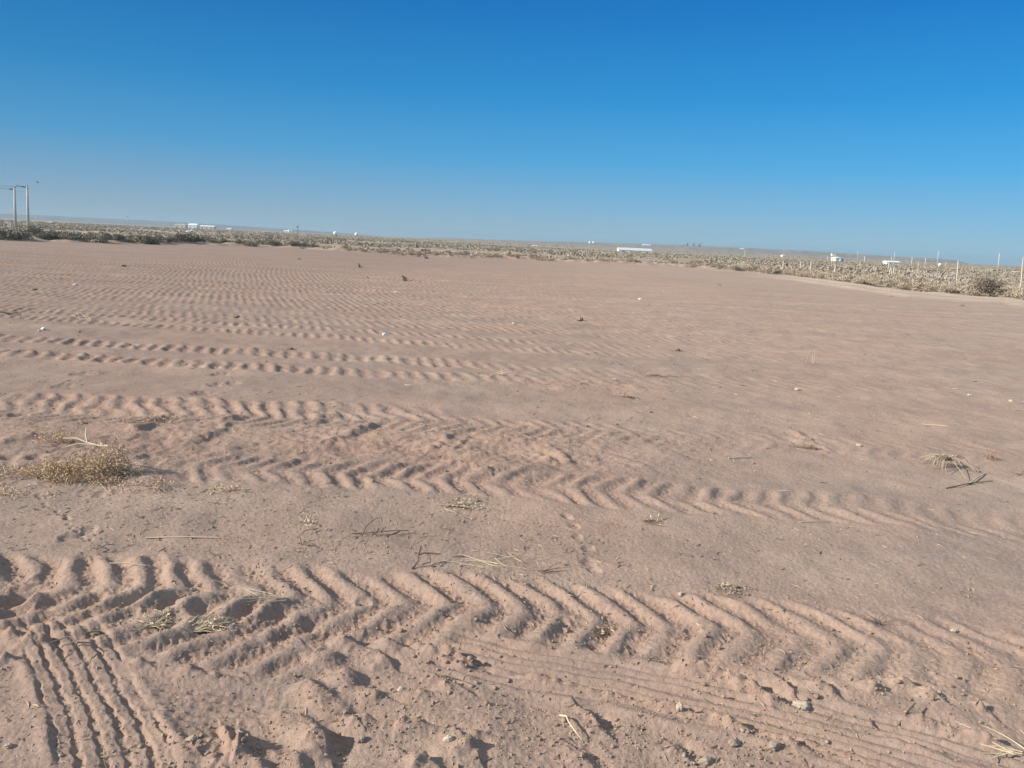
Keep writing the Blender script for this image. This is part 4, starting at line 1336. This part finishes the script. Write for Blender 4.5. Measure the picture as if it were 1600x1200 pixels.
# ------------------------------------------------------------------ litter
def litter(px, py, s_, seed, label, material=M_PLASTIC, name='plastic_litter', cat='litter', hgt=.6):
    x, y = gp(px, py)
    rng = np.random.RandomState(seed)
    m = MB()
    v, f = blob(seed, 3, (1, .8, hgt), .3)
    v = v * (1 + .30 * pn(v[:, 0] * 3, v[:, 1] * 3 + v[:, 2] * 2, seed + 3))[:, None] + (.2 * pn(v[:, 0] * 5 + v[:, 2] * 4, v[:, 1] * 5, seed + 9))[:, None] * np.array((.3, .3, 1))
    s_ *= .78 if material is M_PLASTIC else 1
    m.add(v * s_, f)
    o = m.build(name, material)
    place(o, x, y, Hz(x, y) + s_ * hgt * .45, rng.uniform(0, 6))
    return tag(o, label, cat)
litter(601, 526, .055, 3, 'crumpled white and bluish plastic on the far wheel marks left of centre')
litter(68, 519, .05, 4, 'white crumpled litter on far wheel marks at left edge')
litter(62, 521, .028, 5, 'tiny white scrap beside the white crumpled litter at left')
litter(1000, 468.5, .075, 6, 'white scrap lying alone on the smooth far field right of centre')
litter(118, 443.5, .085, 7, 'flat white scrap on the far left field', hgt=.35)
litter(802, 508, .045, 8, 'small pale scrap on the far field at centre', hgt=.4)
litter(619, 454.5, .07, 9, 'small pale scrap just below the nearer dead stalk', hgt=.4)
litter(1246, 606, .04, 10, 'pale flat chip casting a dark shadow at right', M_ROCK, 'stone_chip', 'stone', .45)
litter(1515, 616, .03, 12, 'small white chip near the right edge of the field', M_RUBBLE, 'stone_chip', 'stone', .5)
litter(1342, 697, .025, 13, 'tiny pale chip left of the arched sheaf of stems', M_ROCK, 'stone_chip', 'stone', .5)
litter(1491, 983, .015, 14, 'pale flat chip on the near wheel mark at far right', M_ROCK, 'stone_chip', 'stone', .4)
litter(1580, 628, .03, 15, 'pinkish chip near the right edge', M_ROCK, 'stone_chip', 'stone', .5)
litter(906, 502, .09, 16, 'brown broken clod pair on the far field right of centre', M_CLOD, 'soil_clod', 'clod', .5)
litter(665, 404, .26, 17, 'dark earth lump at the far edge of the field', M_CLOD, 'soil_clod', 'clod', .4)
litter(1059, 547, .06, 18, 'single dark clod on the far right wheel marks', M_CLOD, 'soil_clod', 'clod', .5)
litter(370, 498, .05, 19, 'single dark clod on the far left wheel marks', M_CLOD, 'soil_clod', 'clod', .5)
litter(452, 547, .06, 20, 'dark flattened clod with a tail at left of centre', M_CLOD, 'soil_clod', 'clod', .3)
litter(130, 661, .03, 21, 'dark flat clod beside the upright dried weed', M_CLOD, 'soil_clod', 'clod', .35)
litter(54, 452, .085, 22, 'dark flat clod on the far left field', M_CLOD, 'soil_clod', 'clod', .3)
litter(192, 417, .13, 23, 'brown clod in the far field near the left bushes', M_CLOD, 'soil_clod', 'clod', .3)
litter(467, 406, .13, 24, 'brown clod in the far field below the row of bushes', M_CLOD, 'soil_clod', 'clod', .3)
litter(571, 436, .13, 25, 'brown clod between the two dead stalks', M_CLOD, 'soil_clod', 'clod', .3)
litter(1122, 447, .14, 26, 'small brown clod on the smooth far right field', M_CLOD, 'soil_clod', 'clod', .3)
litter(1392, 463, .12, 27, 'small brown clod beside the pale sandy edge at right', M_CLOD, 'soil_clod', 'clod', .3)
litter(1502, 479, .10, 28, 'brown clod below the olive bush at right', M_CLOD, 'soil_clod', 'clod', .3)
def big_rock(px, py, size, seed, label, m_):
    x, y = gp(px, py)
    o = blob_obj('rock', seed, 4, size, m_, True, .5)
    place(o, x, y, Hz(x, y) + size[2] * .35, .3)
    tag(o, label, 'rock')
big_rock(1252, 1102, (.034, .028, .020), 51, 'largest pale rounded rock, on the ribbed track at lower right', M_ROCK)
big_rock(1210, 1172, (.022, .018, .012), 52, 'bluish grey rock in the gravel patch at lower right', M_STONE)
big_rock(1146, 1164, (.024, .017, .013), 53, 'flat grey rock in the gravel patch left of the bluish rock', M_STONE)
big_rock(1102, 1190, (.028, .016, .014), 54, 'oblong grey rock at the bottom edge of the gravel patch', M_STONE)
big_rock(564, 1157, (.016, .014, .012), 55, 'rounded brown pebble below the deep lug marks', M_STONE)
big_rock(700, 1164, (.018, .014, .011), 56, 'flat pale pebble on rough soil at bottom centre', M_ROCK)
big_rock(627, 1082, (.018, .014, .012), 57, 'pale pebble at the end of the deep lug marks', M_ROCK)
big_rock(1061, 1113, (.012, .012, .020), 58, 'upright tan pebble at the edge of the ribbed track', M_ROCK)
big_rock(12, 1166, (.012, .011, .009), 59, 'white pebble at the lower left edge', M_ROCK)
big_rock(300, 1165, (.018, .015, .012), 60, 'grey pebble right of the car tread marks', M_STONE)
big_rock(1064, 930, (.014, .012, .011), 68, 'white pebble just above the near wheel mark right of centre', M_ROCK)

# ------------------------------------------------------------------ pebbles, clods and straws scattered around
def scatter(protos, n, spots, smin, smax, label, cat, group, sink=.35, flat=.2):
    first_ = set()
    P = []
    while len(P) < n:
        cx, cy, wx, wy = rb.choice(spots)
        px, py = cx + rb.gauss(0, wx), cy + rb.gauss(0, wy)
        if -20 < px < 1620 and 395 < py < 1204:
            P.append(gp(px, py))
    zs = Hs(P)
    for (x, y), z in zip(P, zs):
        s_ = rb.choice(protos)
        if s_.name in first_:
            o = s_.copy()
            COL.objects.link(o)
        else:
            o = s_
            first_.add(s_.name)
        k = smin * (smax / smin) ** (rb.random() ** 1.6) * (1 if y < 6 else y / 6)
        place(o, x, y, z + k * sink, rb.uniform(0, 6.28), k, (rb.uniform(-flat, flat), rb.uniform(-flat, flat)))
        tag(o, label, cat, group)
pb = [blob_obj('pebble', s, 2, (1, .8, .6), M_STONE, True) for s in (81, 82, 83, 84)]
scatter(pb, 110, [(1120, 1160, 90, 28), (1200, 1150, 70, 28), (1060, 1180, 60, 16), (660, 1110, 60, 28), (720, 1060, 40, 20), (600, 1140, 50, 25), (320, 1170, 40, 20)],
        .004, .013, 'small grey brown pebble in the gravelly churned soil of the foreground', 'pebble', 'foreground pebbles')
cb = [blob_obj('soil_lump', s, 2, (1, .85, .7), M_CLOD) for s in (91, 92, 93, 94)]
scatter(cb, 240, [(640, 1040, 60, 25), (740, 1040, 40, 14), (1150, 1072, 60, 14), (1290, 1080, 40, 12), (1440, 1085, 60, 14), (880, 1140, 60, 25), (330, 1170, 50, 25),
                  (620, 980, 80, 8), (700, 985, 120, 10), (300, 930, 140, 12), (980, 990, 160, 18), (760, 765, 160, 14), (420, 690, 120, 20), (1000, 700, 150, 25), (60, 680, 50, 30),
                  (200, 560, 160, 30), (900, 640, 200, 40), (1250, 660, 150, 50), (500, 850, 300, 30)],
        .0035, .014, 'small crumbly brown soil lump lying on the field', 'soil lump', 'soil lumps on the field')
sp = []
rng = np.random.RandomState(44)
for k in range(5):
    m = MB()
    m.tube(curve((-.5, 0, .06), (1, 0, rng.uniform(-.05, .25)), 1.0, 5, rng, .35, .35), [.035, .04, .04, .035, .03, .02], 5)
    if k % 2:
        m.tube(curve((0, 0, .08), (.6, .6, .3), .35, 3, rng, .5), [.03, .025, .02, .015], 5)
    sp.append(m.build('straw_piece', M_STRAW if k < 3 else M_BARK))
scatter(sp, 230, [(800, 700, 300, 60), (1150, 690, 160, 40), (1300, 730, 200, 60), (950, 620, 250, 40), (500, 850, 250, 40), (800, 870, 100, 15), (1000, 850, 150, 40),
                  (1480, 1130, 90, 40), (200, 900, 150, 40), (300, 790, 150, 30), (300, 960, 100, 20), (1250, 600, 200, 30), (900, 580, 300, 20), (150, 740, 120, 30)],
        .018, .07, 'short dry straw fragment lying on the field soil', 'straw', 'straw fragments on the field', .0, .05)
# crumbs: nobody could count them
rng = np.random.RandomState(71)
N = 20000
px = np.concatenate([rng.uniform(-30, 1630, N // 2), rng.normal(620, 330, N // 4), rng.normal(1150, 200, N // 4)])
py = np.concatenate([500 + 710 * rng.rand(N // 2) ** .8, rng.uniform(880, 1210, N // 4), rng.normal(1120, 60, N // 4)])
ok = (py < 1215) & (py > 490)
P = np.array([gp(a, b) for a, b in zip(px[ok], py[ok])])
z, frm, _, _ = terrain(P[:, 0], P[:, 1])
keep = rng.rand(len(z)) < np.clip(.09 + 1.6 * frm, 0, 1)
P, z = P[keep], z[keep]
n_ = len(P)
base = np.array([(1, 0, 0), (-.8, .2, 0), (.1, .9, .1), (-.1, -.9, 0), (0, .1, .8), (.1, 0, -.7)], np.float32)
tri = np.array([(0, 2, 4), (2, 1, 4), (1, 3, 4), (3, 0, 4), (2, 0, 5), (1, 2, 5), (3, 1, 5), (0, 3, 5)])
an = rng.uniform(0, 6.28, n_)
ca_, sa_ = np.cos(an)[:, None], np.sin(an)[:, None]
v = base[None] * (1 + .35 * rng.normal(size=(n_, 6, 1)))
v = np.stack([v[:, :, 0] * ca_ - v[:, :, 1] * sa_, v[:, :, 0] * sa_ + v[:, :, 1] * ca_, v[:, :, 2]], 2)
sz_ = .0019 * (3.6 ** (rng.rand(n_) ** 2.0)) * np.clip(P[:, 1] / 4.5, 1, 3)
V = (v * sz_[:, None, None] + np.stack([P[:, 0], P[:, 1], z + sz_ * .2], 1)[:, None, :]).reshape(-1, 3)
F = (tri[None] + (np.arange(n_) * 6)[:, None, None]).reshape(-1, 3)
me = bpy.data.meshes.new('soil_crumbs')
me.from_pydata(V.tolist(), [], F.tolist())
me.materials.append(mat('crumb', var_nodes((.23, .165, .125), (.36, .265, .20))))
so = bpy.data.objects.new('soil_crumbs', me)
COL.objects.link(so)
tag(so, 'fine crumbs of dry soil strewn over the churned ground', 'soil crumbs', None, 'stuff')
# splinters of dead plants trodden into the soil: nobody could count them
rng = np.random.RandomState(72)
N = 5200
px = np.concatenate([rng.uniform(-30, 1630, N * 2 // 5), rng.normal(950, 330, N // 5), rng.normal(250, 220, N // 5), rng.normal(700, 300, N // 5)])
py = np.concatenate([470 + 730 * rng.rand(N * 2 // 5) ** 1.1, rng.normal(655, 45, N // 5), rng.normal(720, 110, N // 5), rng.normal(860, 60, N // 5)])
ok = (py < 1210) & (py > 440)
P = np.array([gp(a, b) for a, b in zip(px[ok], py[ok])])
cl_ = pn(P[:, 0] * .9, P[:, 1] * .9, 700) + .5 * pn(P[:, 0] * 3, P[:, 1] * 3, 701)
P = P[cl_ > -.12]
z = terrain(P[:, 0], P[:, 1])[0]
n_ = len(P)
an = rng.uniform(0, 6.28, n_)
dx = np.stack([np.cos(an), np.sin(an), rng.uniform(-.12, .25, n_)], 1)
sd = np.stack([-np.sin(an), np.cos(an), np.zeros(n_)], 1)
far_k = np.clip(P[:, 1] / 5.5, 1, 3.5)
ln_ = (.006 * (7.0 ** rng.rand(n_) ** 1.5) * far_k)[:, None]
wd2 = (rng.uniform(.0011, .0026, n_) * far_k)[:, None]
c = np.stack([P[:, 0], P[:, 1], z + wd2[:, 0] * .8], 1)
up_ = np.array((0, 0, 1.0))
bend = (rng.normal(size=(n_, 1)) * .25) * ln_ * sd
V = np.stack([c - dx * ln_, c + bend + sd * wd2, c + bend - sd * wd2, c + bend + up_ * wd2 * 1.6, c + dx * ln_], 1).reshape(-1, 3)
tri = np.array([(0, 1, 3), (0, 3, 2), (4, 3, 1), (4, 2, 3), (0, 2, 1), (4, 1, 2)])
F = (tri[None] + (np.arange(n_) * 5)[:, None, None]).reshape(-1, 3)
me = bpy.data.meshes.new('plant_litter')
me.from_pydata(V.tolist(), [], F.tolist())
me.materials.append(mat('litter_splinter', var_nodes((.09, .065, .05), (.42, .33, .23))))
so = bpy.data.objects.new('plant_litter', me)
COL.objects.link(so)
tag(so, 'fine splinters of dead plants strewn over the field soil', 'plant litter', None, 'stuff')
